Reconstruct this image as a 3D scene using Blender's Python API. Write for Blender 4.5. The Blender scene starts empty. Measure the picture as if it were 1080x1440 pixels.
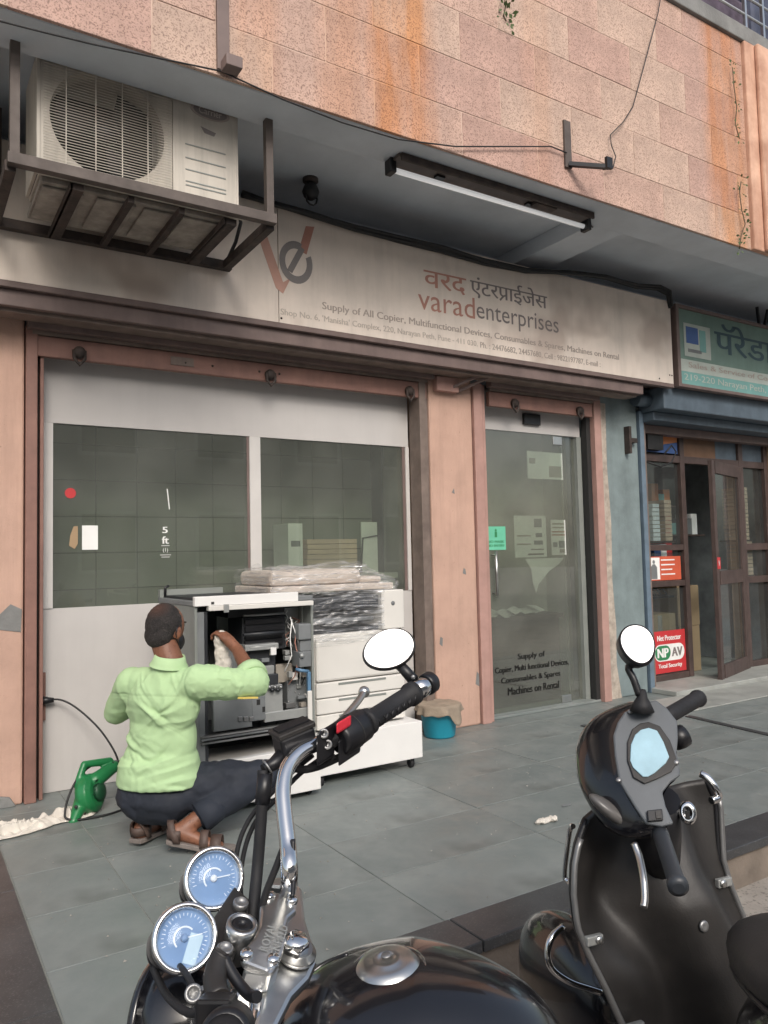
import bpy, bmesh, math, random
from mathutils import Vector as V, Matrix, noise
random.seed(7)
sc = bpy.context.scene
C = sc.collection
R = math.radians

# ------------------------------------------------------------------ camera
YAW, PITCH, ROLL = R(32.265), R(3.40), R(-1.337)
CAM = V((0, -4.65, 1.25))
FW = V((math.sin(YAW)*math.cos(PITCH), math.cos(YAW)*math.cos(PITCH), math.sin(PITCH)))
rt0 = V((math.cos(YAW), -math.sin(YAW), 0)); up0 = rt0.cross(FW)
RT = rt0*math.cos(ROLL) + up0*math.sin(ROLL)
UP = -rt0*math.sin(ROLL) + up0*math.cos(ROLL)
cd = bpy.data.cameras.new('camera'); co = bpy.data.objects.new('camera', cd); C.objects.link(co)
cd.sensor_fit = 'HORIZONTAL'; cd.sensor_width = 36; cd.lens = 36; cd.clip_start = .05; cd.clip_end = 500
m3 = Matrix((RT, UP, -FW)).transposed().to_4x4(); m3.translation = CAM
co.matrix_world = m3
sc.camera = co

# ------------------------------------------------------------------ light
w = bpy.data.worlds.new('World'); sc.world = w; w.use_nodes = True
nt = w.node_tree; bg = nt.nodes['Background']
sky = nt.nodes.new('ShaderNodeTexSky'); sky.sky_type = 'NISHITA'; sky.sun_disc = False
SUN_EL, SUN_AZ = R(38), R(196)
sky.sun_elevation = SUN_EL; sky.sun_rotation = SUN_AZ; sky.dust_density = 4; sky.air_density = 1.2; sky.ozone_density = 1
hs = nt.nodes.new('ShaderNodeHueSaturation'); hs.inputs['Saturation'].default_value = .75
nt.links.new(sky.outputs[0], hs.inputs['Color']); nt.links.new(hs.outputs[0], bg.inputs[0])
bg.inputs[1].default_value = .12
sl = bpy.data.lights.new('sun', 'SUN'); so = bpy.data.objects.new('sun', sl); C.objects.link(so)
sl.energy = 1.15; sl.angle = R(20); sl.color = (1, .97, .93)
sd = V((math.sin(SUN_AZ)*math.cos(SUN_EL), math.cos(SUN_AZ)*math.cos(SUN_EL), math.sin(SUN_EL)))
so.rotation_euler = sd.to_track_quat('Z', 'Y').to_euler()
so.location = (0, -6, 12)
sc.view_settings.view_transform = 'Standard'; sc.view_settings.look = 'None'
sc.view_settings.gamma = 1; sc.view_settings.use_curve_mapping = False
sc.view_settings.exposure = 0.62
sc.cycles.max_bounces = 10; sc.cycles.transparent_max_bounces = 12; sc.cycles.use_denoising = True

# ------------------------------------------------------------------ helpers
def ray(px, py): return FW + RT*((px-540)/1080) - UP*((py-720)/1080)
def at(px, py, t): return CAM + ray(px, py)*t              # a point seen there, t metres in front
def onp(px, py, p0, n):
    d = ray(px, py); return CAM + d*((V(p0)-CAM).dot(n)/d.dot(n))
def onY(px, py, y): return onp(px, py, (0, y, 0), V((0, 1, 0)))
def onZ(px, py, z): return onp(px, py, (0, 0, z), V((0, 0, 1)))

MATS = {}
def mat(name, col, rough=.6, metal=0, var=.12, scale=5, bump=0, bscale=60, spec=.5, streak=0, spk=None, coat=0, col2=None, rvar=.1):
    if name in MATS: return MATS[name]
    m = bpy.data.materials.new(name); m.use_nodes = True; t = m.node_tree; b = t.nodes['Principled BSDF']; L = t.links.new
    tc = t.nodes.new('ShaderNodeTexCoord')
    def noi(s, det=5, ro=.6, vec=None, sc3=None):
        n = t.nodes.new('ShaderNodeTexNoise'); n.inputs['Scale'].default_value = s; n.inputs['Detail'].default_value = det; n.inputs['Roughness'].default_value = ro
        if sc3:
            mp = t.nodes.new('ShaderNodeMapping'); mp.inputs['Scale'].default_value = sc3; L(tc.outputs['Object'], mp.inputs[0]); L(mp.outputs[0], n.inputs['Vector'])
        else: L(tc.outputs['Object'], n.inputs['Vector'])
        return n.outputs['Fac']
    def ramp(inp, a, b_, ca, cb):
        r = t.nodes.new('ShaderNodeMapRange'); r.inputs[1].default_value = a; r.inputs[2].default_value = b_; r.inputs[3].default_value = ca; r.inputs[4].default_value = cb
        L(inp, r.inputs[0]); return r.outputs[0]
    def mix(fac, A, B, mode='MIX'):
        x = t.nodes.new('ShaderNodeMix'); x.data_type = 'RGBA'; x.blend_type = mode
        for i, v in ((0, fac), (6, A), (7, B)):
            if hasattr(v, 'is_linked'): L(v, x.inputs[i])
            else: x.inputs[i].default_value = v if i == 0 else (*v, 1) if len(v) == 3 else v
        return x.outputs[2]
    lo = tuple(c*(1-var) for c in col); hi = tuple(min(1, c*(1+var)) for c in (col2 or col))
    c = mix(ramp(noi(scale), .3, .7, 0, 1), lo, hi)
    if streak:
        c = mix(ramp(noi(1, 6, .7, sc3=(9, 9, .7)), .48, .75, 0, streak), c, tuple(x*.35 for x in col))
    if spk:                                                # speckles: colour, scale, amount
        c = mix(ramp(noi(spk[1], 3, .6), .5-.02+.1*(1-spk[2]), .62+.06*(1-spk[2]), 0, .85), c, spk[0])
    L(c, b.inputs['Base Color'])
    b.inputs['Metallic'].default_value = metal
    L(ramp(noi(scale*2.3), .3, .7, max(.02, rough-rvar*rough), min(1, rough+rvar*rough)), b.inputs['Roughness'])
    b.inputs['Specular IOR Level'].default_value = spec
    b.inputs['Coat Weight'].default_value = coat; b.inputs['Coat Roughness'].default_value = .05
    if bump:
        bn = t.nodes.new('ShaderNodeBump'); bn.inputs['Strength'].default_value = bump; bn.inputs['Distance'].default_value = .01
        L(noi(bscale, 6), bn.inputs['Height']); L(bn.outputs[0], b.inputs['Normal'])
    MATS[name] = m; return m

def glass(name, tint, refl=1.0, rough=0.0, haze=None):
    m = bpy.data.materials.new(name); m.use_nodes = True; t = m.node_tree; L = t.links.new
    t.nodes.remove(t.nodes['Principled BSDF']); out = t.nodes['Material Output']
    tr = t.nodes.new('ShaderNodeBsdfTransparent'); tr.inputs[0].default_value = (*tint, 1)
    gl = t.nodes.new('ShaderNodeBsdfGlossy'); gl.inputs['Roughness'].default_value = rough; gl.inputs[0].default_value = (.95, .97, .95, 1)
    fr = t.nodes.new('ShaderNodeFresnel'); fr.inputs[0].default_value = 1.5
    mu = t.nodes.new('ShaderNodeMath'); mu.operation = 'MULTIPLY'; mu.inputs[1].default_value = refl; L(fr.outputs[0], mu.inputs[0])
    gm = t.nodes.new('ShaderNodeNewGeometry'); ff = t.nodes.new('ShaderNodeMath'); ff.operation = 'SUBTRACT'; ff.inputs[0].default_value = 1; L(gm.outputs['Backfacing'], ff.inputs[1])
    m2 = t.nodes.new('ShaderNodeMath'); m2.operation = 'MULTIPLY'; L(mu.outputs[0], m2.inputs[0]); L(ff.outputs[0], m2.inputs[1])   # the far face of a pane adds no second reflection
    base = tr.outputs[0]
    if haze:                                               # patchy pale haze mixed into the pane to brighten it
        df = t.nodes.new('ShaderNodeBsdfDiffuse'); df.inputs[0].default_value = (*haze[0], 1)
        hz = t.nodes.new('ShaderNodeMixShader')
        tc = t.nodes.new('ShaderNodeTexCoord'); n = t.nodes.new('ShaderNodeTexNoise'); n.inputs['Scale'].default_value = 2.2; n.inputs['Detail'].default_value = 6
        L(tc.outputs['Object'], n.inputs['Vector'])
        mr = t.nodes.new('ShaderNodeMapRange'); mr.inputs[1].default_value = .3; mr.inputs[2].default_value = .7
        mr.inputs[3].default_value = haze[1]*.6; mr.inputs[4].default_value = haze[1]*1.4
        L(n.outputs['Fac'], mr.inputs[0]); L(mr.outputs[0], hz.inputs[0]); L(tr.outputs[0], hz.inputs[1]); L(df.outputs[0], hz.inputs[2]); base = hz.outputs[0]
    mx = t.nodes.new('ShaderNodeMixShader'); L(m2.outputs[0], mx.inputs[0]); L(base, mx.inputs[1]); L(gl.outputs[0], mx.inputs[2]); L(mx.outputs[0], out.inputs[0])
    MATS[name] = m; return m

class MB:
    def __init__(s): s.v = []; s.f = []; s.sm = []
    def add(s, vs, fs, smooth=False):
        o = len(s.v); s.v += [V(p) for p in vs]; s.f += [tuple(i+o for i in f) for f in fs]; s.sm += [smooth]*len(fs); return s
    def hexa(s, c):   # 8 corners: bottom 4 ccw, top 4
        return s.add(c, [(3,2,1,0),(4,5,6,7),(0,1,5,4),(1,2,6,5),(2,3,7,6),(3,0,4,7)])
    def box(s, x0, x1, y0, y1, z0, z1):
        return s.hexa([(x0,y0,z0),(x1,y0,z0),(x1,y1,z0),(x0,y1,z0),(x0,y0,z1),(x1,y0,z1),(x1,y1,z1),(x0,y1,z1)])
    def obox(s, c, ax, ay, az, hx, hy, hz):   # oriented box: centre, axes, half sizes
        c = V(c); ax = V(ax).normalized()*hx; ay = V(ay).normalized()*hy; az = V(az).normalized()*hz
        return s.hexa([c-ax-ay-az, c+ax-ay-az, c+ax+ay-az, c-ax+ay-az, c-ax-ay+az, c+ax-ay+az, c+ax+ay+az, c-ax+ay+az])
    def bar(s, a, b, wd, ht, up=(0, 0, 1)):
        a = V(a); b = V(b); d = (b-a).normalized(); sd = d.cross(V(up))
        if sd.length < 1e-4: sd = d.cross(V((0, 1, 0)))
        sd.normalize(); u = sd.cross(d)
        return s.obox((a+b)/2, d, sd, u, (b-a).length/2, wd/2, ht/2)
    def tube(s, pts, r, seg=10, cap=True):
        pts = [V(p) for p in pts]; n = len(pts); rr = r if isinstance(r, (list, tuple)) else [r]*n
        vs = []; prev = None
        for i, p in enumerate(pts):
            d = (pts[min(i+1, n-1)]-pts[max(i-1, 0)]).normalized()
            if prev is None:
                a = d.cross(V((0, 0, 1)));
                if a.length < 1e-3: a = d.cross(V((1, 0, 0)))
            else: a = prev - d*prev.dot(d)
            a.normalize(); b = d.cross(a); prev = a
            vs += [p+(a*math.cos(k*2*math.pi/seg)+b*math.sin(k*2*math.pi/seg))*rr[i] for k in range(seg)]
        fs = [(i*seg+k, i*seg+(k+1) % seg, (i+1)*seg+(k+1) % seg, (i+1)*seg+k) for i in range(n-1) for k in range(seg)]
        s.add(vs, fs, True)
        if cap:
            s.add(vs[:seg], [tuple(range(seg-1, -1, -1))]); s.add(vs[-seg:], [tuple(range(seg))])
        return s
    def lathe(s, c, axis, prof, seg=24, sx=1, ref=None, cap=True):   # profile of (radius, height)
        c = V(c); ax = V(axis).normalized(); a = V(ref) if ref else ax.cross(V((0, 0, 1)))
        if a.length < 1e-3: a = V((1, 0, 0))
        a = (a-ax*a.dot(ax)).normalized(); b = ax.cross(a); n = len(prof)
        vs = [c+ax*h+(a*math.cos(k*2*math.pi/seg)*sx+b*math.sin(k*2*math.pi/seg))*r for r, h in prof for k in range(seg)]
        fs = [(i*seg+k, i*seg+(k+1) % seg, (i+1)*seg+(k+1) % seg, (i+1)*seg+k) for i in range(n-1) for k in range(seg)]
        s.add(vs, fs, True)
        if not cap: return s
        if prof[0][0] > 1e-4: s.add(vs[:seg], [tuple(range(seg-1, -1, -1))])
        if prof[-1][0] > 1e-4: s.add(vs[-seg:], [tuple(range(seg))])
        return s
    def prism(s, poly, d, smooth=False):   # polygon of points pushed along d
        n = len(poly); p = [V(q) for q in poly]; d = V(d); q = [x+d for x in p]
        s.add(p, [tuple(range(n-1, -1, -1))]); s.add(q, [tuple(range(n))])
        return s.add(p+q, [(i, (i+1) % n, n+(i+1) % n, n+i) for i in range(n)], smooth)
    def ell(s, c, ax, ay, az, a, b, e, nu=24, nv=14, pw=1):
        c = V(c); ax = V(ax).normalized()*a; ay = V(ay).normalized()*b; az = V(az).normalized()*e
        sg = lambda x: math.copysign(abs(x)**pw, x)
        vs = [c+ax*sg(math.cos(t))*sg(math.cos(p))+ay*sg(math.sin(t))*sg(math.cos(p))+az*sg(math.sin(p))
              for p in [(-.499+i/nv*.998)*math.pi for i in range(nv+1)] for t in [k*2*math.pi/nu for k in range(nu)]]
        fs = [(i*nu+k, i*nu+(k+1) % nu, (i+1)*nu+(k+1) % nu, (i+1)*nu+k) for i in range(nv) for k in range(nu)]
        s.add(vs, fs, True); s.add(vs[:nu], [tuple(range(nu-1, -1, -1))]); return s.add(vs[-nu:], [tuple(range(nu))])
    def cap(s, p0, r0, p1, r1, seg=16):   # tapered capsule
        p0 = V(p0); p1 = V(p1); d = p1-p0; l = d.length; pr = []
        for i in range(7): a = -math.pi/2+i*math.pi/12; pr.append((max(1e-5, r0*math.cos(a)), r0*math.sin(a)))
        for i in range(7): a = i*math.pi/12; pr.append((max(1e-5, r1*math.cos(a)), l+r1*math.sin(a)))
        return s.lathe(p0, d if l > 1e-6 else (0, 0, 1), pr, seg)
    def grid(s, fn, nu, nv, smooth=True):
        vs = [fn(i/nu, j/nv) for j in range(nv+1) for i in range(nu+1)]
        return s.add(vs, [(j*(nu+1)+i, j*(nu+1)+i+1, (j+1)*(nu+1)+i+1, (j+1)*(nu+1)+i) for j in range(nv) for i in range(nu)], smooth)

def org(o):
    v = V((0, 0, 0))
    while o: v = v+o.location; o = o.parent
    return v
def tag(o, label=None, cat=None, group=None, kind=None):
    for k, v in (('label', label), ('category', cat), ('group', group), ('kind', kind)):
        if v: o[k] = v
    return o
def mk(name, mb, m, parent=None, bevel=0, sub=0, solid=0, loc=None):
    me = bpy.data.meshes.new(name); o0 = org(parent) if parent else V(loc) if loc else V((0, 0, 0))
    me.from_pydata([tuple(p-o0) for p in mb.v], [], mb.f)
    for p, q in zip(me.polygons, mb.sm): p.use_smooth = q
    me.materials.append(m)
    bm = bmesh.new(); bm.from_mesh(me); bmesh.ops.remove_doubles(bm, verts=bm.verts, dist=1e-6); bmesh.ops.recalc_face_normals(bm, faces=bm.faces)
    bm.to_mesh(me); bm.free(); me.update()
    o = bpy.data.objects.new(name, me); C.objects.link(o)
    if parent: o.parent = parent
    else: o.location = o0
    if solid: mo = o.modifiers.new('solid', 'SOLIDIFY'); mo.thickness = solid; mo.offset = 0
    if bevel:
        mo = o.modifiers.new('bevel', 'BEVEL'); mo.width = bevel; mo.segments = 2; mo.limit_method = 'ANGLE'; mo.angle_limit = R(35)
    if sub: mo = o.modifiers.new('sub', 'SUBSURF'); mo.levels = sub; mo.render_levels = sub
    return o
def thing(name, label, cat, loc, group=None):
    o = bpy.data.objects.new(name, None); o.empty_display_size = .1; C.objects.link(o); o.location = loc
    return tag(o, label, cat, group)
def piece(name, me, loc, parent):
    o = bpy.data.objects.new(name, me); C.objects.link(o); o.parent = parent; o.location = V(loc)-org(parent); return o
def boxmesh(name, sx, sy, sz, m, bev=0):
    b = MB().box(-sx/2, sx/2, -sy/2, sy/2, -sz/2, sz/2); me = bpy.data.meshes.new(name); me.from_pydata([tuple(p) for p in b.v], [], b.f); me.materials.append(m)
    if bev:
        bm = bmesh.new(); bm.from_mesh(me); bmesh.ops.bevel(bm, geom=list(bm.edges), offset=bev, segments=1, affect='EDGES', profile=.5); bm.to_mesh(me); bm.free()
    return me
def evalmesh(o):
    bpy.context.view_layer.update(); dg = bpy.context.evaluated_depsgraph_get()
    return bpy.data.meshes.new_from_object(o.evaluated_get(dg))
def blob(name, mb, m, parent=None, vox=.008, smooth=6, disp=None, loc=None):
    o = mk(name, mb, m, parent, loc=loc)
    mo = o.modifiers.new('r', 'REMESH'); mo.mode = 'VOXEL'; mo.voxel_size = vox; mo.use_smooth_shade = True
    if smooth: mo = o.modifiers.new('s', 'SMOOTH'); mo.factor = .5; mo.iterations = smooth
    me = evalmesh(o); o.modifiers.clear(); old = o.data; o.data = me; me.name = name; bpy.data.meshes.remove(old)
    if disp:
        o0 = org(o); ns = [v.normal.copy() for v in me.vertices]
        for v, n in zip(me.vertices, ns): v.co += disp(v.co+o0, n)
        me.update()
    for p in me.polygons: p.use_smooth = True
    if not me.materials: me.materials.append(m)
    return o
def textv(body, ext=.0):
    c = bpy.data.curves.new('lettering', 'FONT'); c.body = body; c.resolution_u = 3; c.extrude = ext
    o = bpy.data.objects.new('lettering', c); C.objects.link(o); me = evalmesh(o)
    vs = [v.co.copy() for v in me.vertices]; fs = [tuple(p.vertices) for p in me.polygons]
    bpy.data.objects.remove(o); bpy.data.curves.remove(c); bpy.data.meshes.remove(me); return vs, fs
def text(name, body, m, parent, o, ux, uy, wd, ht, bold=0):
    """letters fitted into a box: lower-left corner o, directions ux and uy, width, height"""
    vs, fs = textv(body); o = V(o); ux = V(ux).normalized(); uy = V(uy).normalized()
    x0 = min(v.x for v in vs); x1 = max(v.x for v in vs); y0 = min(v.y for v in vs); y1 = max(v.y for v in vs)
    mb = MB(); ds = [(0, 0)] if not bold else [(-bold, 0), (bold, 0)]
    n = ux.cross(uy)
    for k, (dx, dy) in enumerate(ds):
        mb.add([o+ux*((v.x-x0)/(x1-x0)*wd+dx)+uy*((v.y-y0)/(y1-y0)*ht+dy)+n*k*.0004 for v in vs], fs)
    return mk(name, mb, m, parent)
X_, Y_, Z_ = V((1, 0, 0)), V((0, 1, 0)), V((0, 0, 1))
def nz(p, s=1, o=0): return noise.noise(V(p)*s+V((o, o*1.7, -o)))
def fbm(p, s=1, o=0): return noise.fractal(V(p)*s+V((o, o*1.7, -o)), .8, 2, 4)

# ------------------------------------------------------------------ materials
M = dict(
 granA=mat('pink_granite', (.50, .34, .275), .75, var=.20, scale=3, bump=.3, bscale=150, spk=((.19, .11, .085), 150, .75), streak=.12),
 granB=mat('pale_granite', (.52, .375, .30), .75, var=.2, scale=3, bump=.3, bscale=150, spk=((.20, .125, .10), 150, .7), streak=.12),
 granC=mat('rose_granite', (.475, .31, .255), .75, var=.2, scale=4, bump=.3, bscale=150, spk=((.18, .105, .085), 150, .7), streak=.15),
 grout=mat('pale_grout', (.54, .40, .33), .9),
 rust_=mat('rust_stained_granite', (.56, .27, .11), .8, var=.25, scale=3, bump=.25, bscale=160, spk=((.26, .12, .06), 110, .6), streak=.1),
 orange=mat('orange_plaster', (.50, .26, .175), .85, var=.2, scale=4, bump=.2, streak=.3, col2=(.58, .37, .27)),
 conc=mat('grey_concrete', (.20, .20, .195), .9, var=.25, scale=4, bump=.3, bscale=50, streak=.25),
 soffit=mat('grey_painted_soffit', (.56, .605, .65), .85, var=.13, scale=1.7, bump=.15, bscale=30),
 pink=mat('peach_plaster', (.50, .325, .255), .85, var=.15, scale=2.2, bump=.35, bscale=35, streak=.28, spk=((.27, .165, .12), 42, -1.0)),
 brownp=mat('red_brown_paint', (.235, .125, .10), .6, var=.18, scale=6, bump=.1, streak=.25),
 hood=mat('mauve_brown_metal', (.16, .115, .105), .55, var=.2, scale=5, streak=.3),
 guide=mat('dusty_guide_metal', (.17, .13, .11), .6, var=.25, scale=9, streak=.3),
 peachm=mat('faded_rose_paint', (.40, .24, .205), .7, var=.15, scale=6, streak=.25),
 white=mat('off_white_laminate', (.51, .49, .475), .45, var=.05, scale=2.5, streak=.08),
 whitef=mat('white_frame', (.57, .55, .53), .4, var=.05),
 blue=mat('teal_painted_plaster', (.18, .225, .23), .75, var=.22, scale=4, bump=.2, streak=.25),
 bluem=mat('blue_painted_metal', (.085, .115, .145), .55, var=.2, scale=7, streak=.3),
 worn=mat('worn_cream_edge', (.40, .345, .29), .85, var=.35, scale=12, bump=.4, bscale=30, streak=.4),
 floor=None,
 blackgr=mat('black_granite', (.045, .047, .05), .35, var=.3, scale=5, spk=((.10, .10, .10), 160, .2)),
 riser=mat('brown_stone', (.20, .165, .135), .9, var=.3, scale=5, bump=.4, bscale=25),
 ground=mat('dusty_street', (.31, .28, .245), .95, var=.25, scale=2.5, bump=.5, bscale=60, spk=((.15, .135, .12), 60, .4)),
 black=mat('black_plastic', (.010, .010, .012), .4, var=.2, scale=12),
 rubber=mat('black_rubber', (.013, .013, .015), .7, var=.2, scale=20, bump=.1),
 gloss=mat('black_gloss_paint', (.008, .008, .010), .20, var=.2, coat=.6, rvar=.25),
 matte=mat('dusty_black_plastic', (.015, .0142, .014), .5, var=.35, scale=5, col2=(.026, .0235, .022), streak=.2, bump=.08, bscale=200),
 dash=mat('grey_dash_plastic', (.10, .11, .12), .5, var=.15, scale=8),
 chrome=mat('chrome', (.72, .72, .72), .10, 1, var=.06, scale=9),
 alu=mat('satin_aluminium', (.60, .60, .585), .32, 1, var=.08, scale=20),
 steel=mat('grey_steel', (.30, .30, .30), .45, .8, var=.15),
 iron=mat('dark_angle_iron', (.035, .028, .026), .7, .2, var=.3, scale=10, bump=.2, col2=(.055, .04, .034)),
 ironl=mat('dusty_grey_iron', (.105, .086, .077), .65, .2, var=.25, scale=8, streak=.2),
 acw=mat('weathered_ac_casing', (.52, .48, .42), .5, var=.12, scale=3, streak=.45), acd=mat('grimy_ac_tray', (.30, .27, .235), .7, var=.35, scale=9, streak=.5, bump=.3, bscale=30),
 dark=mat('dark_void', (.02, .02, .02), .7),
 signw=mat('aged_sign_face', (.68, .605, .535), .45, var=.12, scale=1.9, streak=.20, col2=(.69, .60, .525), spk=((.47, .385, .33), 1.3, .35)),
 ink=mat('faded_dark_ink', (.19, .165, .16), .6), inkr=mat('faded_red_ink', (.43, .21, .16), .6), inkb=mat('black_vinyl', (.006, .006, .006), .7, spec=.2), blueg=mat('slate_blue_paint', (.125, .175, .225), .55, var=.2, scale=7, streak=.3), inkg=mat('faded_grey_ink', (.36, .31, .275), .6),
 inkp=mat('pale_pink_ink', (.50, .29, .23), .6), inkpp=mat('ghost_ink', (.43, .38, .335), .6),
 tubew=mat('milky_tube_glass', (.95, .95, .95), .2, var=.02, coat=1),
 cableb=mat('black_cable', (.012, .012, .013), .55, var=.3, bump=.3, bscale=90),
 paper=mat('white_paper', (.80, .80, .78), .7, var=.06), green=mat('green_board', (.15, .235, .20), .5, var=.15, scale=4, streak=.2),
 greenp=mat('pale_sign_strip', (.42, .47, .43), .5, var=.1), greenb=mat('teal_sign_strip', (.17, .36, .34), .5, var=.1), tealink=mat('dark_teal_ink', (.03, .07, .09), .5),
 wood=mat('brown_wood', (.066, .044, .039), .55, var=.3, scale=7, streak=.25), card=mat('cardboard', (.36, .25, .15), .85, var=.1),
 redo=mat('orange_red_print', (.55, .10, .05), .5), red=mat('red_print', (.50, .035, .04), .5, var=.08), npg=mat('green_print', (.03, .20, .08), .5), wprint=mat('white_print', (.78, .78, .76), .5), mint=mat('mint_sticker', (.14, .50, .33), .5),
 copw=mat('copier_white', (.66, .64, .60), .4, var=.05, scale=4), copt=mat('copier_cream', (.56, .49, .43), .5, var=.08), copg=mat('copier_grey', (.17, .18, .185), .5, var=.12, scale=9), copd=mat('copier_dark', (.022, .024, .028), .45, var=.3),
 copm=mat('galvanised_plate', (.40, .41, .40), .4, .5, var=.15, scale=8), copl=mat('copier_side_grey', (.22, .235, .22), .45, var=.1), copb=mat('blue_lever', (.10, .20, .32), .45),
 beige=mat('copier_beige_metal', (.30, .27, .23), .5, var=.1), cartw=mat('white_cart', (.74, .73, .71), .4, var=.04),
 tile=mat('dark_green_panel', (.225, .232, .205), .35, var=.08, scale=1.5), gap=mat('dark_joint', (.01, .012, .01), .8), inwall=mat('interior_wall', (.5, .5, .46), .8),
 skin=mat('brown_skin', (.20, .085, .048), .5, var=.18, scale=14, bump=.12, bscale=220, spk=((.13, .05, .028), 60, .2)),
 shirt=mat('light_green_cotton', (.41, .575, .315), .85, var=.06, scale=4, bump=.12, bscale=300),
 trouser=mat('navy_trousers', (.014, .018, .028), .8, var=.2, scale=5, bump=.15, bscale=300),
 sandal=mat('brown_leather', (.075, .048, .038), .6, var=.25, scale=20), sole=mat('grey_rubber_sole', (.17, .145, .13), .8, var=.2, scale=20),
 rag=mat('dirty_white_cloth', (.60, .56, .50), .9, var=.15, scale=9, bump=.4, bscale=40), ragb=mat('brown_cloth', (.29, .235, .18), .9, var=.2, scale=9, bump=.35, bscale=60),
 bgreen=mat('green_tool_plastic', (.015, .17, .055), .35, var=.15), bucket=mat('blue_bucket_plastic', (.02, .30, .42), .4, var=.1),
 leaf=mat('weed_leaf', (.07, .11, .035), .7, var=.4, scale=20), stem=mat('weed_stem', (.10, .075, .045), .8),
 opp=mat('opposite_plaster', (.46, .43, .39), .9, var=.25, scale=.8, streak=.2), oppw=mat('opposite_window', (.05, .06, .07), .3),
 mirror=mat('mirror_glass', (.74, .76, .79), .02, 1, var=.01), dial=mat('dial_face', (.22, .32, .47), .55, var=.12, scale=12, spec=.15), lcd=mat('lcd_window', (.40, .52, .55), .2, coat=1),
 speedo=mat('speedo_glass', (.33, .50, .58), .30, var=.16, scale=14, spec=.35), orangep=mat('orange_card', (.55, .20, .07), .5), bluep=mat('blue_card', (.05, .11, .30), .5), yellow=mat('yellow_tag', (.62, .48, .12), .6),
)
# floor stone: every slab a little different
fm = mat('kota_stone', (.165, .192, .188), .46, var=.13, scale=2.6, bump=.10, bscale=22, col2=(.19, .205, .197), streak=0, rvar=.35, spk=((.125, .138, .132), 1.7, .25))
t = fm.node_tree; b = t.nodes['Principled BSDF']; src = b.inputs['Base Color'].links[0].from_socket
oi = t.nodes.new('ShaderNodeObjectInfo'); mr = t.nodes.new('ShaderNodeMapRange'); mr.inputs[3].default_value = .93; mr.inputs[4].default_value = 1.07; t.links.new(oi.outputs['Random'], mr.inputs[0])
hv = t.nodes.new('ShaderNodeHueSaturation'); t.links.new(src, hv.inputs['Color']); t.links.new(mr.outputs[0], hv.inputs['Value']); t.links.new(hv.outputs[0], b.inputs['Base Color'])
M['floor'] = fm
def stain(m, col, bands):
    t = m.node_tree; b = t.nodes['Principled BSDF']; L = t.links.new; src = b.inputs['Base Color'].links[0].from_socket
    g = t.nodes.new('ShaderNodeNewGeometry'); sp = t.nodes.new('ShaderNodeSeparateXYZ'); L(g.outputs['Position'], sp.inputs[0])
    n = t.nodes.new('ShaderNodeTexNoise'); n.inputs['Scale'].default_value = 1.3; n.inputs['Detail'].default_value = 5
    mp = t.nodes.new('ShaderNodeMapping'); mp.inputs['Scale'].default_value = (7, 7, 1); L(g.outputs['Position'], mp.inputs[0]); L(mp.outputs[0], n.inputs['Vector'])
    for x, hw, st in bands:
        m1 = t.nodes.new('ShaderNodeMath'); m1.operation = 'SUBTRACT'; L(sp.outputs[0], m1.inputs[0]); m1.inputs[1].default_value = x
        m2 = t.nodes.new('ShaderNodeMath'); m2.operation = 'ABSOLUTE'; L(m1.outputs[0], m2.inputs[0])
        mr = t.nodes.new('ShaderNodeMapRange'); mr.inputs[1].default_value = hw*.55; mr.inputs[2].default_value = hw; mr.inputs[3].default_value = st; mr.inputs[4].default_value = 0; L(m2.outputs[0], mr.inputs[0])
        r2 = t.nodes.new('ShaderNodeMapRange'); r2.inputs[1].default_value = .3; r2.inputs[2].default_value = .6; r2.inputs[3].default_value = .25; r2.inputs[4].default_value = 1; L(n.outputs[0], r2.inputs[0])
        mm = t.nodes.new('ShaderNodeMath'); mm.operation = 'MULTIPLY'; L(mr.outputs[0], mm.inputs[0]); L(r2.outputs[0], mm.inputs[1])
        x_ = t.nodes.new('ShaderNodeMix'); x_.data_type = 'RGBA'; x_.blend_type = 'MULTIPLY'; L(mm.outputs[0], x_.inputs[0]); L(src, x_.inputs[6]); x_.inputs[7].default_value = (*col, 1); src = x_.outputs[2]
    L(src, b.inputs['Base Color'])
for k_ in ('granA', 'granB', 'granC', 'grout'): stain(M[k_], (1.0, .62, .30), ((2.30, .26, .85), (1.92, .18, .35), (5.25, .30, .75), (1.45, .15, .25), (3.3, .15, .18)))
GL = glass('tinted_pane', (.80, .845, .79), 1.8, haze=((.32, .325, .30), .16))
GLD = glass('door_pane', (.74, .78, .73), 2.0, haze=((.34, .34, .31), .19))
GLS = glass('shop_pane', (.75, .8, .8), 1.0, haze=((.3, .3, .3), .06))

exec_sections = []
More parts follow.
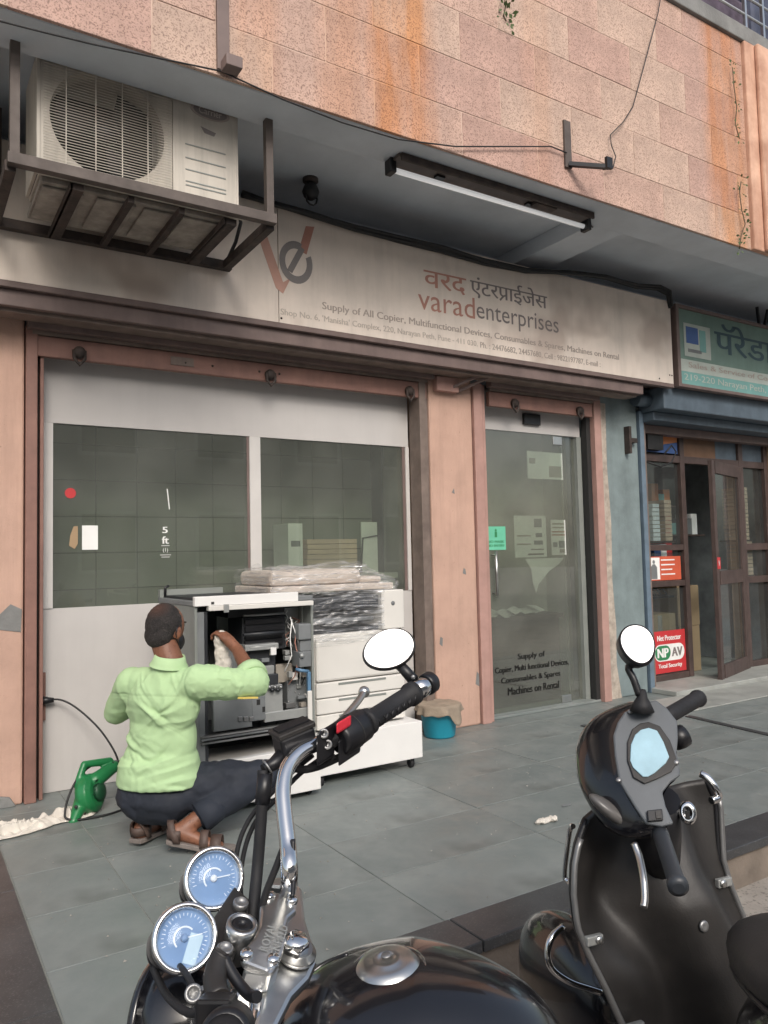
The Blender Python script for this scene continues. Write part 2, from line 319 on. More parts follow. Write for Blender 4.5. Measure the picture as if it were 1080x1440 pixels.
# ================================================================== SETTING
tag(mk('ground', MB().box(-60, 60, -60, 40, -.5, -.18), M['ground']), kind='structure')
plat = tag(mk('platform', MB().box(-6, 14, -2.60, 3, -.30, -.0045), M['grout']), kind='structure')
plat.data.materials[0] = mat('floor_joint', (.27, .28, .26), .9)
xs = [.395, .76]+[.76+.84*i for i in range(1, 13)]; ys = [-2.445+.43*i for i in range(6)]+[.0]
fmes = {}
for i in range(len(xs)-1):
    for j in range(len(ys)-1):
        sx, sy = xs[i+1]-xs[i]-.004, ys[j+1]-ys[j]-.004
        k = (round(sx, 3), round(sy, 3))
        if k not in fmes: fmes[k] = boxmesh('floor_slab', sx, sy, .02, M['floor'], .0015)
        piece('floor_slab', fmes[k], ((xs[i]+xs[i+1])/2, (ys[j]+ys[j+1])/2, -.01+random.uniform(-.0008, .0008)), plat)
for k in range(9):                                         # black granite nosing, laid in lengths
    x0 = .395+k*1.22; mk('kerb_stone', MB().box(x0+.002, x0+1.217, -2.635, -2.449, -.035, .004), M['blackgr'], plat, bevel=.004)
    mk('riser_stone', MB().box(x0+.002, x0+1.217, -2.612, -2.58, -.25, -.036), M['riser'], plat)
for k in range(4):
    y1 = -.35-k*.95
    mk('dark_slab', MB().box(-1.2, .391, y1-.947, y1, -.1, .004), M['blackgr'], plat, bevel=.002)
tag(mk('side_step', MB().box(-1.2, .391, -4.2, -3.25, -.3, -.1), M['riser']), kind='structure')

gr_ = MB(); rg_ = random.Random(11)
for k in range(420):
    x, y = rg_.uniform(.42, 5.2), rg_.uniform(-2.42, -.2); r_ = rg_.uniform(.002, .006)*(1.6 if rg_.random() < .1 else 1); zz = .0008
    gr_.add([(x-r_, y-r_*.7, zz), (x+r_, y-r_*.6, zz), (x+r_*.5, y+r_, zz), (x-r_*.2, y+r_*.1, zz+r_*.8)], [(0, 1, 3), (1, 2, 3), (2, 0, 3)])
tag(mk('grit', gr_, mat('pale_grit', (.22, .21, .19), .9, var=.5, scale=40)), kind='stuff')
# upper building: clad parapet, soffit, beams
bal = thing('balcony', 'pink granite clad balcony parapet running across above the shops', 'balcony', (2, -1.3, 3.54))
mk('parapet_core', MB().box(-3, 9.5, -1.3, -1.1, 3.545, 5.19), M['grout'], bal)
tm = {}
z0 = 3.50
for r_ in range(6):
    za, zb = max(3.537, z0+.3*r_), min(5.2, z0+.3*(r_+1))
    off = 0 if r_ % 2 else .29
    for c in range(-7, 13):
        xa = 1.825+off+.59*c; xb = xa+.59
        if xa > 5.45: continue
        xb = min(xb, 5.5)
        if xb-xa < .05: continue
        rr = random.random(); mm = 'granB' if rr < .24 else 'granC' if rr < .42 else 'granA'
        if False: pass
        key = (round(xb-xa, 3), round(zb-za, 3), mm)
        if key not in tm: tm[key] = boxmesh('cladding_tile', xb-xa-.007, .02, zb-za-.007, M[mm], .0015)
        piece('cladding_tile', tm[key], ((xa+xb)/2, -1.293+random.uniform(-.0012, .0012), (za+zb)/2), bal)
mk('plaster_pier', MB().box(5.503, 6.9, -1.335, -1.29, 3.537, 5.2), M['orange'], bal, bevel=.01)
mk('pier_rib', MB().box(5.62, 5.80, -1.372, -1.336, 3.54, 5.195), M['orange'], bal, bevel=.012)
for i, (a, b_) in enumerate(((-3, 2.2), (2.203, 4.6), (4.603, 9.5))):
    mk('coping_stone', MB().box(a, b_, -1.33, -1.06, 5.20, 5.32+.004*i), M['conc'], bal, bevel=.008)
mk('upper_wall', MB().box(-3, 9.5, .0, .15, 3.69, 8.2), M['opp'], bal)
mk('upper_slab', MB().box(-3, 9.5, -1.35, .3, 7.4, 7.6), M['conc'], bal)
rail = thing('balcony_railing', 'thin pale metal railing on top of the grey balcony coping', 'railing', (5.8, -1.2, 5.32))
rm = M['alu']
for z in (5.42, 5.58, 5.74, 5.9): mk('rail', MB().tube([(3.6, -1.2, z), (9.4, -1.2, z)], .011, 8), rm, rail)
for x in (3.7, 4.6, 5.75, 6.0, 6.9, 7.8): mk('post', MB().bar((x, -1.2, 5.32), (x, -1.2, 5.95), .025, .025, (0, 1, 0)), rm, rail)
tb = thing('stacked_bundle', 'dark bundle and boxes stored on the balcony behind the railing', 'bundle', (6, -.85, 5.3))
mk('bundle', MB().box(5.3, 6.1, -1.05, -.6, 5.0, 5.9), mat('purple_cloth', (.09, .07, .10), .9, var=.4, scale=8), tb, bevel=.06)
mk('box', MB().box(6.15, 7.4, -1.02, -.6, 5.0, 6.2), mat('navy_tarp', (.05, .06, .10), .7, var=.4), tb, bevel=.05)
can = thing('canopy', 'grey concrete canopy slab with beams over the shop fronts', 'canopy', (2, -.6, 3.54))
mk('slab', MB().box(-3, 9.5, -1.02, .15, 3.66, 3.688), M['soffit'], can)
mk('front_beam', MB().box(-3, 9.5, -1.283, -1.02, 3.535, 3.69), M['soffit'], can, bevel=.006)
for x in (.0, 4.07, 8.1): mk('cross_beam', MB().box(x, x+.31, -1.02, .0, 3.538, 3.66), M['soffit'], can, bevel=.006)
mk('back_wall', MB().box(-3, 9.5, 0, .15, 2.56, 3.66), M['soffit'], can)

# pillars
def pillar(name, x0, x1, y0, z1, m, label, extra=None):
    p = thing(name, label, 'pillar', ((x0+x1)/2, y0, 0))
    mk('shaft', MB().box(x0, x1, y0, .25, 0, z1), m, p, bevel=.012); return p
p1 = pillar('pillar', -.6, .563, -.13, 2.9, M['pink'], 'peach plastered pillar at the left end beside the white shop front')
mk('base_chip', MB().prism([(.36, -.132, 0), (.53, -.134, 0), (.50, -.133, .05), (.44, -.134, .065), (.38, -.133, .03)], (0, -.02, 0)), M['conc'], p1, bevel=.004)
mk('chipped_patch', MB().prism([(.44, -.1305, .92), (.55, -.1305, .90), (.555, -.1305, 1.02), (.50, -.1305, 1.05), (.45, -.1305, 1.0)], (0, -.003, 0)), M['conc'], p1)
p2 = pillar('pillar', 3.262, 3.662, -.13, 2.9, M['pink'], 'peach plastered pillar between the white shop front and the glass door')
mk('bracket_plate', MB().box(3.30, 3.50, -.19, -.131, 2.46, 2.565), M['peachm'], p2, bevel=.004)
for k in (0, 1): mk('strut', MB().bar((3.40+.11*k, -.14, 2.47), (3.60+.10*k, -.30, 2.575), .02, .02), M['hood'], p2)
for pts in ([(3.62, .30), (3.655, .28), (3.655, .37), (3.635, .39)], [(3.30, .62), (3.325, .60), (3.33, .66), (3.31, .67)], [(3.45, 1.72), (3.475, 1.71), (3.47, 1.75)], [(3.272, .02), (3.37, .015), (3.35, .055), (3.30, .06)], [(3.53, 1.12), (3.56, 1.11), (3.555, 1.15), (3.54, 1.16)]):
    mk('chipped_patch', MB().prism([(x, -.1305, z) for x, z in pts], (0, -.002, 0)), M['conc'], p2)
p3 = pillar('pillar', 5.112, 5.62, -.06, 2.9, M['blue'], 'teal painted pillar between the glass door and the green sign shop')
mk('worn_edge', MB().prism([(x, -.0615, z) for x, z in [(5.09, 0), (5.27, 0), (5.25, .12), (5.22, .3), (5.235, .6), (5.21, 1.0), (5.225, 1.5), (5.20, 2.0), (5.21, 2.55), (5.09, 2.55)]], (0, -.004, 0)), M['worn'], p3)
mk('hasp', MB().box(5.44, 5.47, -.12, -.062, 2.12, 2.36), M['iron'], p3); mk('hasp', MB().box(5.47, 5.56, -.11, -.062, 2.22, 2.26), M['iron'], p3)

# ================================================================== left shop: shutter, panels, panes
def shutter(name, x0, x1, label, locks, z=2.40):
    s = thing(name, label, 'shutter', ((x0+x1)/2, -.2, z))
    mk('hood', MB().box(x0-.03, x1+.03, -.204, -.14, z+.135, 2.62), M['hood'], s, bevel=.003)
    mk('slat_edge', MB().box(x0, x1, -.155, -.12, z+.115, z+.134), M['guide'], s)
    mk('bottom_bar', MB().box(x0, x1, -.14, -.10, z, z+.112), M['brownp'], s, bevel=.004)
    for x in locks:
        l = mk('lock', MB().lathe((x, -.141, z+.04), (0, -1, 0), [(.034, 0), (.034, .02), (.022, .035), (.001, .036)], 16), M['iron'], s)
        mk('shackle', MB().tube([(x-.03, -.16, z+.05), (x-.028, -.165, z), (x, -.165, z-.035), (x+.028, -.165, z), (x+.03, -.16, z+.05)], .009, 8), M['iron'], l)
    return s
s1 = shutter('rolling_shutter', .60, 3.24, 'rolled-up red brown shutter above the white shop front', (.84, 2.0, 3.08))
for x in (1.45, 1.62, 1.93, 2.07): mk('rivet', MB().lathe((x, -.141, 2.455), (0, -1, 0), [(.008, 0), (.006, .006), (.001, .007)], 8), M['iron'], s1)
mk('label_plate', MB().box(1.36, 1.5, -.146, -.141, 2.435, 2.485), M['guide'], s1)
def guide_rail(x0, x1, label, m, y0=-.15, z1=2.56):
    g = thing('shutter_guide', label, 'shutter guide', ((x0+x1)/2, -.1, 0))
    mk('channel', MB().box(x0, x0+(x1-x0)*.62, y0, -.01, 0, z1), m, g, bevel=.004)
    mk('channel', MB().box(x0+(x1-x0)*.80, x1, y0+.03, -.01, 0, z1), m, g, bevel=.003)
    mk('slot', MB().box(x0+(x1-x0)*.625, x0+(x1-x0)*.795, y0+.08, -.012, 0, z1), M['dark'], g); return g
guide_rail(.568, .662, 'red brown shutter guide against the left peach pillar', M['brownp'])
guide_rail(3.165, 3.258, 'dusty brown shutter guide on the left side of the middle pillar', M['guide'])
guide_rail(3.668, 3.80, 'rose painted shutter guide on the right side of the middle pillar', M['peachm'])
g4 = thing('shutter_guide', 'rose painted shutter guide between glass door and teal pillar', 'shutter guide', (5.05, -.1, 0))
mk('channel', MB().box(5.005, 5.088, -.12, -.01, 0, 2.56), M['peachm'], g4, bevel=.004)
mk('slot', MB().box(4.955, 5.003, -.07, -.01, 0, 2.5), M['dark'], g4)

sf = thing('shop_front', 'white panelled shop front with two wide tinted panes', 'shop front', (1.9, 0, 0))
mk('panel', MB().box(.664, 3.16, .0, .03, 2.057, 2.56), M['white'], sf, bevel=.002)
mk('panel', MB().box(.664, 1.94, .0, .03, .0, 1.008), M['white'], sf, bevel=.002)
mk('panel', MB().box(1.943, 3.16, .0, .03, .0, 1.008), M['white'], sf, bevel=.002)
for a, b_ in ((.664, .728), (1.912, 1.988), (3.13, 3.16)): mk('frame', MB().box(a, b_, -.006, .03, 1.0085, 2.0565), M['whitef'], sf, bevel=.002)
for a, b_ in ((.7285, 1.9115), (1.9885, 3.1295)): mk('pane', MB().box(a, b_, .008, .014, 1.009, 2.056), GL, sf)
mk('pane_edge', MB().box(1.896, 1.911, .004, .0075, 1.01, 2.055), M['hood'], sf); mk('pane_edge', MB().box(3.105, 3.129, .004, .0075, 1.01, 2.055), M['hood'], sf)
mk('socket_box', MB().box(.665, .69, -.02, -.0005, .40, .66), M['brownp'], sf)

# interior behind the panes
room = tag(mk('shop_interior', MB().box(.5, 5.0, 2.5, 2.6, 0, 2.6).box(.45, .5, .04, 2.6, 0, 2.6).box(.5, 5.0, .04, 2.6, 2.57, 2.6).box(3.3, 3.34, .32, 2.6, 0, 2.57).box(5.0, 5.04, .26, 2.6, 0, 2.6), M['inwall']), kind='structure')
iw = thing('panelled_partition', 'dark green panelled partition behind the shop panes', 'partition', (1.9, .55, 0))
mk('backing', MB().box(.52, 3.28, .56, .6, .0, 2.56), M['gap'], iw)
pm = boxmesh('wall_panel', .256, .012, .228, M['tile'], .001)
for i in range(10):
    for j in range(8): piece('wall_panel', pm, (.68+.262*i, .553+random.uniform(-.001, .001), .74+.234*j), iw)
pm2 = boxmesh('wall_panel', .256, .012, .5, M['tile'], .001)
for i in range(10): piece('wall_panel', pm2, (.68+.262*i, .553, .36), iw)

def flat(name, x0, x1, z0, z1, y, m, label=None, cat=None, parent=None, d=.002):
    o = mk(name, MB().box(x0, x1, y-d, y, z0, z1), m, parent)
    if label: tag(o, label, cat)
    return o
yg = .0075
st = thing('sticker', 'white distance sticker reading 5 ft on the left pane', 'sticker', (1.36, yg, 1.36))
text('lettering', '5', M['wprint'], st, (1.348, yg-.001, 1.43), X_, Z_, .03, .038, .002)
text('lettering', 'ft', M['wprint'], st, (1.345, yg-.001, 1.365), X_, Z_, .04, .045, .002)
text('lettering', '(1)', M['wprint'], st, (1.35, yg-.001, 1.31), X_, Z_, .03, .03)
for z, wd in ((1.352, .05), (1.296, .065), (1.283, .05)): mk('print_line', MB().box(1.365-wd/2, 1.365+wd/2, yg-.002, yg-.001, z, z+.003), M['wprint'], st)
tag(flat('sticker', .885, .972, 1.335, 1.475, yg, M['paper'], 'pale patch painted for a reflection on the left pane low at the left', 'sticker'))  # pale rectangle put in for a poster-like reflection in the glass
tag(mk('sticker', MB().prism([(.815, yg, 1.36), (.845, yg, 1.34), (.862, yg, 1.37), (.862, yg, 1.47), (.84, yg, 1.47), (.822, yg, 1.42)], (0, -.002, 0)), M['card']), 'small tan patch painted for a reflection next to the pale patch on left pane', 'sticker')  # tan shape drawn for the neighbouring reflection
tag(mk('sticker', MB().lathe((.822, yg, 1.66), (0, -1, 0), [(.03, 0), (.03, .002)], 20, 1, X_), M['red']), 'round red sticker high on the left edge of left pane', 'sticker')
tag(mk('scratch_strip', MB().prism([(1.375, yg, 1.70), (1.381, yg, 1.70), (1.394, yg, 1.575), (1.388, yg, 1.575)], (0, -.001, 0)), M['wprint']), 'thin white slanting strip stuck on the left pane', 'strip')
# items on the counter inside the right pane
ct = thing('counter', 'counter inside the shop behind the right pane', 'counter', (2.6, .35, 0))
mk('top', MB().box(1.98, 3.12, .12, .5, 1.10, 1.14), M['inwall'], ct); mk('front', MB().box(2.0, 3.1, .14, .48, 0, 1.098), M['inwall'], ct)
rs = thing('paper_ream_stack', 'stack of cream paper reams behind the right pane', 'paper stack', (2.6, .25, 1.14))
for k in range(7): mk('ream', MB().box(2.40+random.uniform(-.004, .004), 2.80, .16, .44, 1.141+.036*k, 1.141+.036*k+.032), mat('cream_paper', (.62, .45, .33), .8), rs, bevel=.002)
bf = thing('box_file', 'tall white box file beside the cream paper stack', 'box file', (2.28, .2, 1.14))
mk('body', MB().box(2.25, 2.36, .15, .4, 1.14, 1.50), M['paper'], bf, bevel=.003); mk('label', MB().box(2.27, 2.34, .1485, .1495, 1.34, 1.38), M['copg'], bf)
ps = thing('paper_stand', 'white papers in a black stand behind the right pane', 'paper stand', (3.0, .3, 1.14))
mk('sheet', MB().box(2.92, 3.06, .30, .31, 1.14, 1.52), M['paper'], ps); mk('frame', MB().tube([(2.91, .295, 1.14), (2.93, .295, 1.4), (3.07, .295, 1.42)], .006, 6), M['black'], ps)

# ================================================================== glass door
s2 = shutter('rolling_shutter', 3.83, 4.96, 'rolled-up narrow shutter above the glass door', (4.08, 4.80))
dr = thing('glass_door', 'frameless glass door lettered in black with a side pane', 'door', (4.4, 0, 0))
mk('header', MB().box(3.82, 4.95, -.0, .04, 2.245, 2.6), M['white'], dr, bevel=.003)
mk('pane', MB().box(3.825, 4.735, .006, .018, .02, 2.243), GLD, dr)
mk('side_pane', MB().box(4.748, 4.945, .03, .04, .01, 2.243), GLD, dr)
mk('jamb', MB().box(4.90, 4.952, -.005, .06, 0, 2.244), M['copl'], dr)
mk('patch_fitting', MB().box(4.63, 4.735, .0, .024, 2.165, 2.235), M['alu'], dr, bevel=.003)
mk('patch_fitting', MB().box(4.63, 4.735, .0, .024, .022, .08), M['alu'], dr, bevel=.003)
mk('threshold', MB().box(3.80, 5.0, -.08, .06, .001, .02), M['floor'], dr, bevel=.003)
mk('closer_box', MB().box(4.29, 4.47, -.03, -.002, 2.31, 2.40), M['black'], dr, bevel=.004)
hd = mk('handle', MB().tube([(3.93, -.045, .93), (3.93, -.045, 1.28)], .011, 10), M['alu'], dr)
for z in (.95, 1.25): mk('standoff', MB().tube([(3.93, -.045, z), (3.93, .005, z)], .007, 8), M['alu'], hd)
mk('lock_disc', MB().lathe((3.87, .004, .83), (0, -1, 0), [(.018, 0), (.018, .012), (.001, .014)], 16), M['alu'], dr)
yd = .0045
for body, x0, x1, z in (('Supply of', 4.165, 4.455, .405), ('All Copier, Multi functional Devices,', 3.84, 4.72, .315), ('Consumables & Spares', 3.985, 4.62, .232), ('Machines on Rental', 4.05, 4.60, .148)):
    text('lettering', body, M['inkb'], dr, (x0, yd, z), X_, Z_, x1-x0, .058 if ',' not in body else .06, .0022)
sg = thing('sticker', 'mint green notice stuck on the glass door left edge', 'sticker', (3.97, yd, 1.38))
mk('sheet', MB().box(3.872, 4.075, yd-.002, yd, 1.29, 1.475), M['mint'], sg)
mk('figure', MB().lathe((3.975, yd-.0022, 1.445), (0, -1, 0), [(.010, 0), (.010, .0006)], 12, 1, X_).box(3.963, 3.987, yd-.003, yd-.0022, 1.39, 1.434), M['npg'], sg)
text('lettering', 'NO MASK', M['npg'], sg, (3.89, yd-.003, 1.345), X_, Z_, .165, .02, .0012); text('lettering', 'NO ENTRY', M['npg'], sg, (3.885, yd-.003, 1.315), X_, Z_, .175, .018, .0012)
dw = thing('notice_wall', 'grey partition with posters seen through the glass door', 'partition', (4.5, .5, 0))
mk('board', MB().box(3.345, 5.0, .52, .56, 0, 2.56), M['inwall'], dw)
def poster(x0, x1, z0, z1, label, lines, y=.515):
    p = thing('poster', label, 'poster', ((x0+x1)/2, y, z0)); mk('sheet', MB().box(x0, x1, y-.003, y, z0, z1), M['paper'], p)
    for (a, b_, c, d, m) in lines:
        w_, h_ = x1-x0, z1-z0; mk('print', MB().box(x0+a*w_, x0+b_*w_, y-.0045, y-.0032, z0+c*h_, z0+d*h_), M[m], p)
    return p
def pxb(x0, y0, x1, y1, y=.028): p, q = onY(x0, y0, y), onY(x1, y1, y); return p.x, q.x, q.z, p.z
poster(*pxb(722, 725, 769, 783), 'white price poster with dark pictures inside the glass door', [(.62, .86, .72, .93, 'copg'), (.66, .86, .48, .58, 'copg'), (.6, .88, .30, .40, 'copg'), (.5, .9, .17, .20, 'ink'), (.4, .9, .05, .09, 'ink'), (.08, .5, .5, .53, 'inkg'), (.08, .5, .3, .33, 'inkg')], .028)
poster(*pxb(774, 731, 796, 780), 'small white notice with red lines inside the glass door', [(.1, .9, .86, .91, 'inkg'), (.1, .9, .76, .80, 'inkg'), (.05, .95, .64, .68, 'inkr'), (.05, .95, .55, .59, 'inkr'), (.1, .4, .22, .36, 'copg'), (.5, .9, .20, .40, 'copg'), (.55, .9, .06, .16, 'inkg')], .028)
tag(mk('paper_reflection', MB().prism([onY(x, y, .029) for x, y in ((738, 786), (793, 784), (786, 793), (772, 803), (757, 822), (754, 834), (749, 818), (747, 800))], (0, -.002, 0)), M['paper']), 'white patch painted for a reflection of paper below the price poster on the glass door', 'painted reflection')  # white shape paints a reflection of paper in the door glass
poster(*pxb(741, 634, 792, 675), 'grey green panel added for reflections high inside the glass door', [(.05, .22, .55, .75, 'inkg'), (.6, .95, .08, .5, 'inkg')], .032)  # panel added where the door glass holds reflections
tb2 = thing('desk', 'dark desk cluttered with papers inside the glass door', 'desk', (4.4, .4, 0))
mk('top', MB().box(3.9, 4.88, .2, .5, .70, .74), M['wood'], tb2); mk('side', MB().box(3.92, 4.86, .24, .48, 0, .698), M['wood'], tb2)
pt = thing('paper_pile', 'white crumpled papers on the desk inside the glass door', 'paper pile', (4.6, .35, .74))
for k in range(7):
    x, y = 4.1+random.random()*.65, .25+random.random()*.18; mk('sheet', MB().obox((x, y, .745+.008*k), (1, random.uniform(-.6, .6), random.uniform(-.1, .25)), (0, 1, .3), Z_, .09, .06, .001), M['paper'], pt)

# ================================================================== sign boards
sy = -.4
sb = thing('signboard', 'long aged white shop signboard with faded red and black lettering', 'signboard', (3, sy, 2.7))
mk('face', MB().box(-1.6, 1.952, sy, sy+.03, 2.706, 3.44), M['signw'], sb, bevel=.002); mk('face', MB().box(1.956, 5.71, sy, sy+.03, 2.706, 3.44), M['signw'], sb, bevel=.002)
mk('back_box', MB().box(-1.6, 5.70, sy+.031, -.15, 2.715, 3.43), M['hood'], sb)
mk('bottom_trim', MB().box(-1.6, 5.71, sy-.004, sy+.05, 2.672, 2.7055), M['hood'], sb, bevel=.003)
mk('ledge', MB().box(-1.6, 5.34, -.372, -.20, 2.585, 2.671), M['hood'], sb, bevel=.004)
mk('ledge_lip', MB().box(-1.6, 5.30, -.33, -.205, 2.566, 2.584), M['guide'], sb)
for x in (1.97, 5.52, 5.66, 5.69): mk('rivet', MB().lathe((x, sy, 2.735 if x < 5.6 else 2.78), (0, -1, 0), [(.008, 0), (.005, .004), (.001, .005)], 8), M['iron'], sb)
ys_ = sy-.0015
vs, fs = textv('वरद'); 
text('lettering', 'वरद', M['inkr'], sb, (3.055, ys_, 3.115), X_, Z_, .37, .125, .0025)
e2 = text('lettering', 'एंटरपाईजेस', M['ink'], sb, (3.465, ys_, 3.115), X_, Z_, .755, .165, .0022)
mk('lettering', MB().bar((3.775, ys_-.001, 3.168), (3.742, ys_-.001, 3.135), .014, .002, Y_), M['ink'], sb)
text('lettering', 'varad', M['inkr'], sb, (3.0, ys_, 2.955), X_, Z_, .50, .155)
text('lettering', 'enterprises', M['ink'], sb, (3.515, ys_, 2.925), X_, Z_, .82, .165)
text('lettering', 'Supply of All Copier, Multifunctional Devices, Consumables & Spares, Machines on Rental', M['inkg'], sb, (2.255, ys_, 2.822), X_, Z_, 2.76, .062, .0015)
text('lettering', "Shop No. 6, 'Manisha' Complex, 220, Narayan Peth, Pune - 411 030.", M['inkpp'], sb, (1.965, ys_, 2.745), X_, Z_, 1.55, .052, .001)
text('lettering', 'Ph. : 24476682, 24457680, Cell : 9822197787, E-mail :', M['inkg'], sb, (3.54, ys_, 2.745), X_, Z_, 1.25, .05, .001)
P2 = lambda px, py: onY(px, py, sy)
def flatpoly(name, pts, m, par, d=-.0015): return mk(name, MB().prism(pts, (0, d, 0)), m, par)
logo = flatpoly('logo', [P2(362, 330), P2(374, 328), P2(398, 397), P2(409, 391), P2(398, 413), P2(388, 405)], M['inkp'], sb)
flatpoly('logo_stroke', [P2(420, 352), P2(430, 318), P2(442, 319), P2(431, 358)], M['inkr'], logo)
ring = MB(); cx, cz = 2.075, 3.105; N = 28; Ro, Ri = .135, .088
arc = [R(-15-ang) for ang in range(-35, -330-1, -10)]
arc = [R(68+ang*318/N) for ang in range(N+1)]
ring.prism([(cx+Ro*.85*math.cos(a), ys_, cz+Ro*math.sin(a)) for a in arc]+[(cx+Ri*.85*math.cos(a), ys_, cz+Ri*math.sin(a)) for a in reversed(arc)], (0, -.001, 0))
ring.bar((cx-.045, ys_-.0015, cz-.065), (cx+.045, ys_-.0015, cz+.10), .038, .002, Y_)
mk('logo_ring', ring, mat('logo_grey_ink', (.22, .20, .195), .6), logo)
cb = MB(); pts = [onY(x, y, sy-.012)+V((0, .01*math.sin(i*2), .006*math.sin(i*1.7)+.004)) for i, (x, y) in enumerate([(340, 275), (376, 287), (430, 302), (500, 322), (560, 338), (620, 353), (680, 369), (740, 381), (800, 386), (850, 392), (895, 402), (925, 406), (938, 414), (943, 432)])]
for k in range(3): cb.tube([p+V((0, -.012*k, .012*math.sin(k*2+i*.9))) for i, p in enumerate(pts)], .017-.002*k, 8)
tag(mk('cable_bundle', cb, M['cableb']), 'thick black cable bundle draped along the top of the white signboard', 'cable')
psn = thing('signboard', 'green shop signboard with computer picture at the right edge', 'signboard', (6.5, sy, 2.7))
mk('face', MB().box(5.80, 9.3, sy+.002, sy+.03, 2.95, 3.40), M['green'], psn)
mk('strip', MB().box(5.80, 9.3, sy+.002, sy+.03, 2.84, 2.949), M['greenp'], psn); mk('strip', MB().box(5.80, 9.3, sy+.002, sy+.03, 2.72, 2.839), M['greenb'], psn)
mk('frame', MB().box(5.76, 5.799, sy-.02, sy+.05, 2.69, 3.43).box(5.80, 9.3, sy-.02, sy+.05, 3.401, 3.43).box(5.80, 9.3, sy-.02, sy+.05, 2.69, 2.719), M['hood'], psn, bevel=.003)
mk('back_box', MB().box(5.78, 9.3, sy+.051, -.08, 2.7, 3.42), M['hood'], psn)
yp = sy-.0005
text('lettering', 'पॅरेडाईज', M['tealink'], psn, (6.33, yp, 3.03), X_, Z_, 1.55, .32, .006)
text('lettering', 'Sales & Service of Computers & Printers', M['inkg'], psn, (5.93, yp, 2.865), X_, Z_, 2.3, .065, .001)
text('lettering', '219-220 Narayan Peth, Munisha Complex, Pune', M['greenp'], psn, (5.86, yp, 2.745), X_, Z_, 2.6, .075, .001)
ic = mk('picture', MB().box(5.88, 6.26, yp-.001, yp, 2.98, 3.28), M['greenp'], psn)
mk('monitor', MB().box(5.91, 6.08, yp-.003, yp-.0012, 3.10, 3.25), M['bluep'], ic); mk('tower', MB().box(6.10, 6.19, yp-.003, yp-.0012, 3.04, 3.24), M['greenb'], ic)
mk('keyboard', MB().box(5.93, 6.12, yp-.003, yp-.0012, 3.02, 3.05), M['copg'], ic)
bt = thing('sign_letters', 'black standing letters on top of the green signboard', 'letters', (7.2, sy, 3.43))
for k in range(5): mk('letter', MB().bar((7.05+.09*k, sy, 3.431), (7.05+.09*k+(.07 if k % 2 else -.02), sy, 3.60), .02, .025, Y_), M['black'], bt)

# ================================================================== air conditioner and its cage
ac = thing('air_conditioner', 'weathered cream air conditioner outdoor unit with round fan grille', 'air conditioner', (.98, -.85, 3.03))
fx, fz, fr = .815, 3.318, .262
# front with a round opening
mbf = MB(); n = 40; sq = []
for k in range(n):
    a = k*2*math.pi/n; cx_, sz_ = math.cos(a), math.sin(a); s_ = 1/max(abs(cx_), abs(sz_)); sq.append((fx+.30*cx_*s_, fz+.268*sz_*s_))
ci = [(fx+fr*math.cos(k*2*math.pi/n), fz+fr*.985*math.sin(k*2*math.pi/n)) for k in range(n)]
mbf.add([(x, -1.0, z) for x, z in sq]+[(x, -1.0, z) for x, z in ci]+[(x, -.90, z) for x, z in ci], [(k, (k+1) % n, n+(k+1) % n, n+k) for k in range(n)]+[(n+k, n+(k+1) % n, 2*n+(k+1) % n, 2*n+k) for k in range(n)])
mk('front_plate', mbf, M['acw'], ac)
mk('casing', MB().box(.50, .514, -1.0, -.64, 3.05, 3.588).box(.516, 1.46, -1.0, -.64, 3.588, 3.60).box(.516, 1.46, -1.0, -.64, 3.03, 3.049).box(1.448, 1.46, -1.0, -.64, 3.05, 3.587).box(.516, 1.447, -.66, -.64, 3.05, 3.587), M['acw'], ac)
mk('service_panel', MB().box(1.118, 1.447, -1.006, -.93, 3.05, 3.587), M['acw'], ac, bevel=.004)
for z in (3.14, 3.20, 3.26, 3.33, 3.12): mk('groove', MB().box(1.18, 1.39, -1.0085, -1.0065, z, z+.006), M['copl'], ac)
bd = mk('badge', MB().lathe((1.31, -1.0065, 3.53), (0, -1, 0), [(.04, 0), (.04, .003)], 24, 2.6, X_), M['inkg'], ac)
mk('badge_ring', MB().lathe((1.31, -1.0096, 3.53), (0, -1, 0), [(.034, 0), (.034, .001)], 24, 2.6, X_), M['ink'], bd)
text('lettering', 'Carrier', M['acw'], bd, (1.25, -1.0115, 3.512), X_, Z_, .12, .035)
mk('arrow_mark', MB().prism([(1.26, -1.0065, 3.445), (1.34, -1.0065, 3.43), (1.33, -1.0065, 3.41), (1.28, -1.0065, 3.415)], (0, -.001, 0)), M['ink'], ac)
gw = MB()
for k in range(40):
    z = 3.06+k*.0133; gw.bar((.525, -1.022, z), (1.11, -1.022, z), .0025, .0035, Y_)
mk('grille_wire', gw, M['acw'], ac)
for x in (.62, .75, .87, .99): mk('grille_rib', MB().bar((x, -1.026, 3.05), (x, -1.026, 3.585), .004, .006, Y_), M['acw'], ac)
fn = mk('fan', MB().lathe((fx, -.93, fz), (0, -1, 0), [(.06, 0), (.06, .03), (.02, .045), (.001, .046)], 20), M['black'], ac)
for k in range(3):
    a0 = k*2.1+.4; P = lambda r_, a, y: V((fx+r_*math.cos(a), y, fz+r_*math.sin(a)))
    mk('blade', MB().add([P(.05, a0, -.94), P(.05, a0+.7, -.91), P(.24, a0+.9, -.90), P(.245, a0+.2, -.945)], [(0, 1, 2, 3)]), M['matte'], fn, solid=.005)
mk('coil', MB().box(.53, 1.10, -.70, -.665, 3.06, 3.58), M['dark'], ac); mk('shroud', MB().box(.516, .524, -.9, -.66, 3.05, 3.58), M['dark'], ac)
for x in (.60, 1.36): mk('foot', MB().box(x-.05, x+.05, -1.04, -.62, 3.014, 3.029), M['acw'], ac)
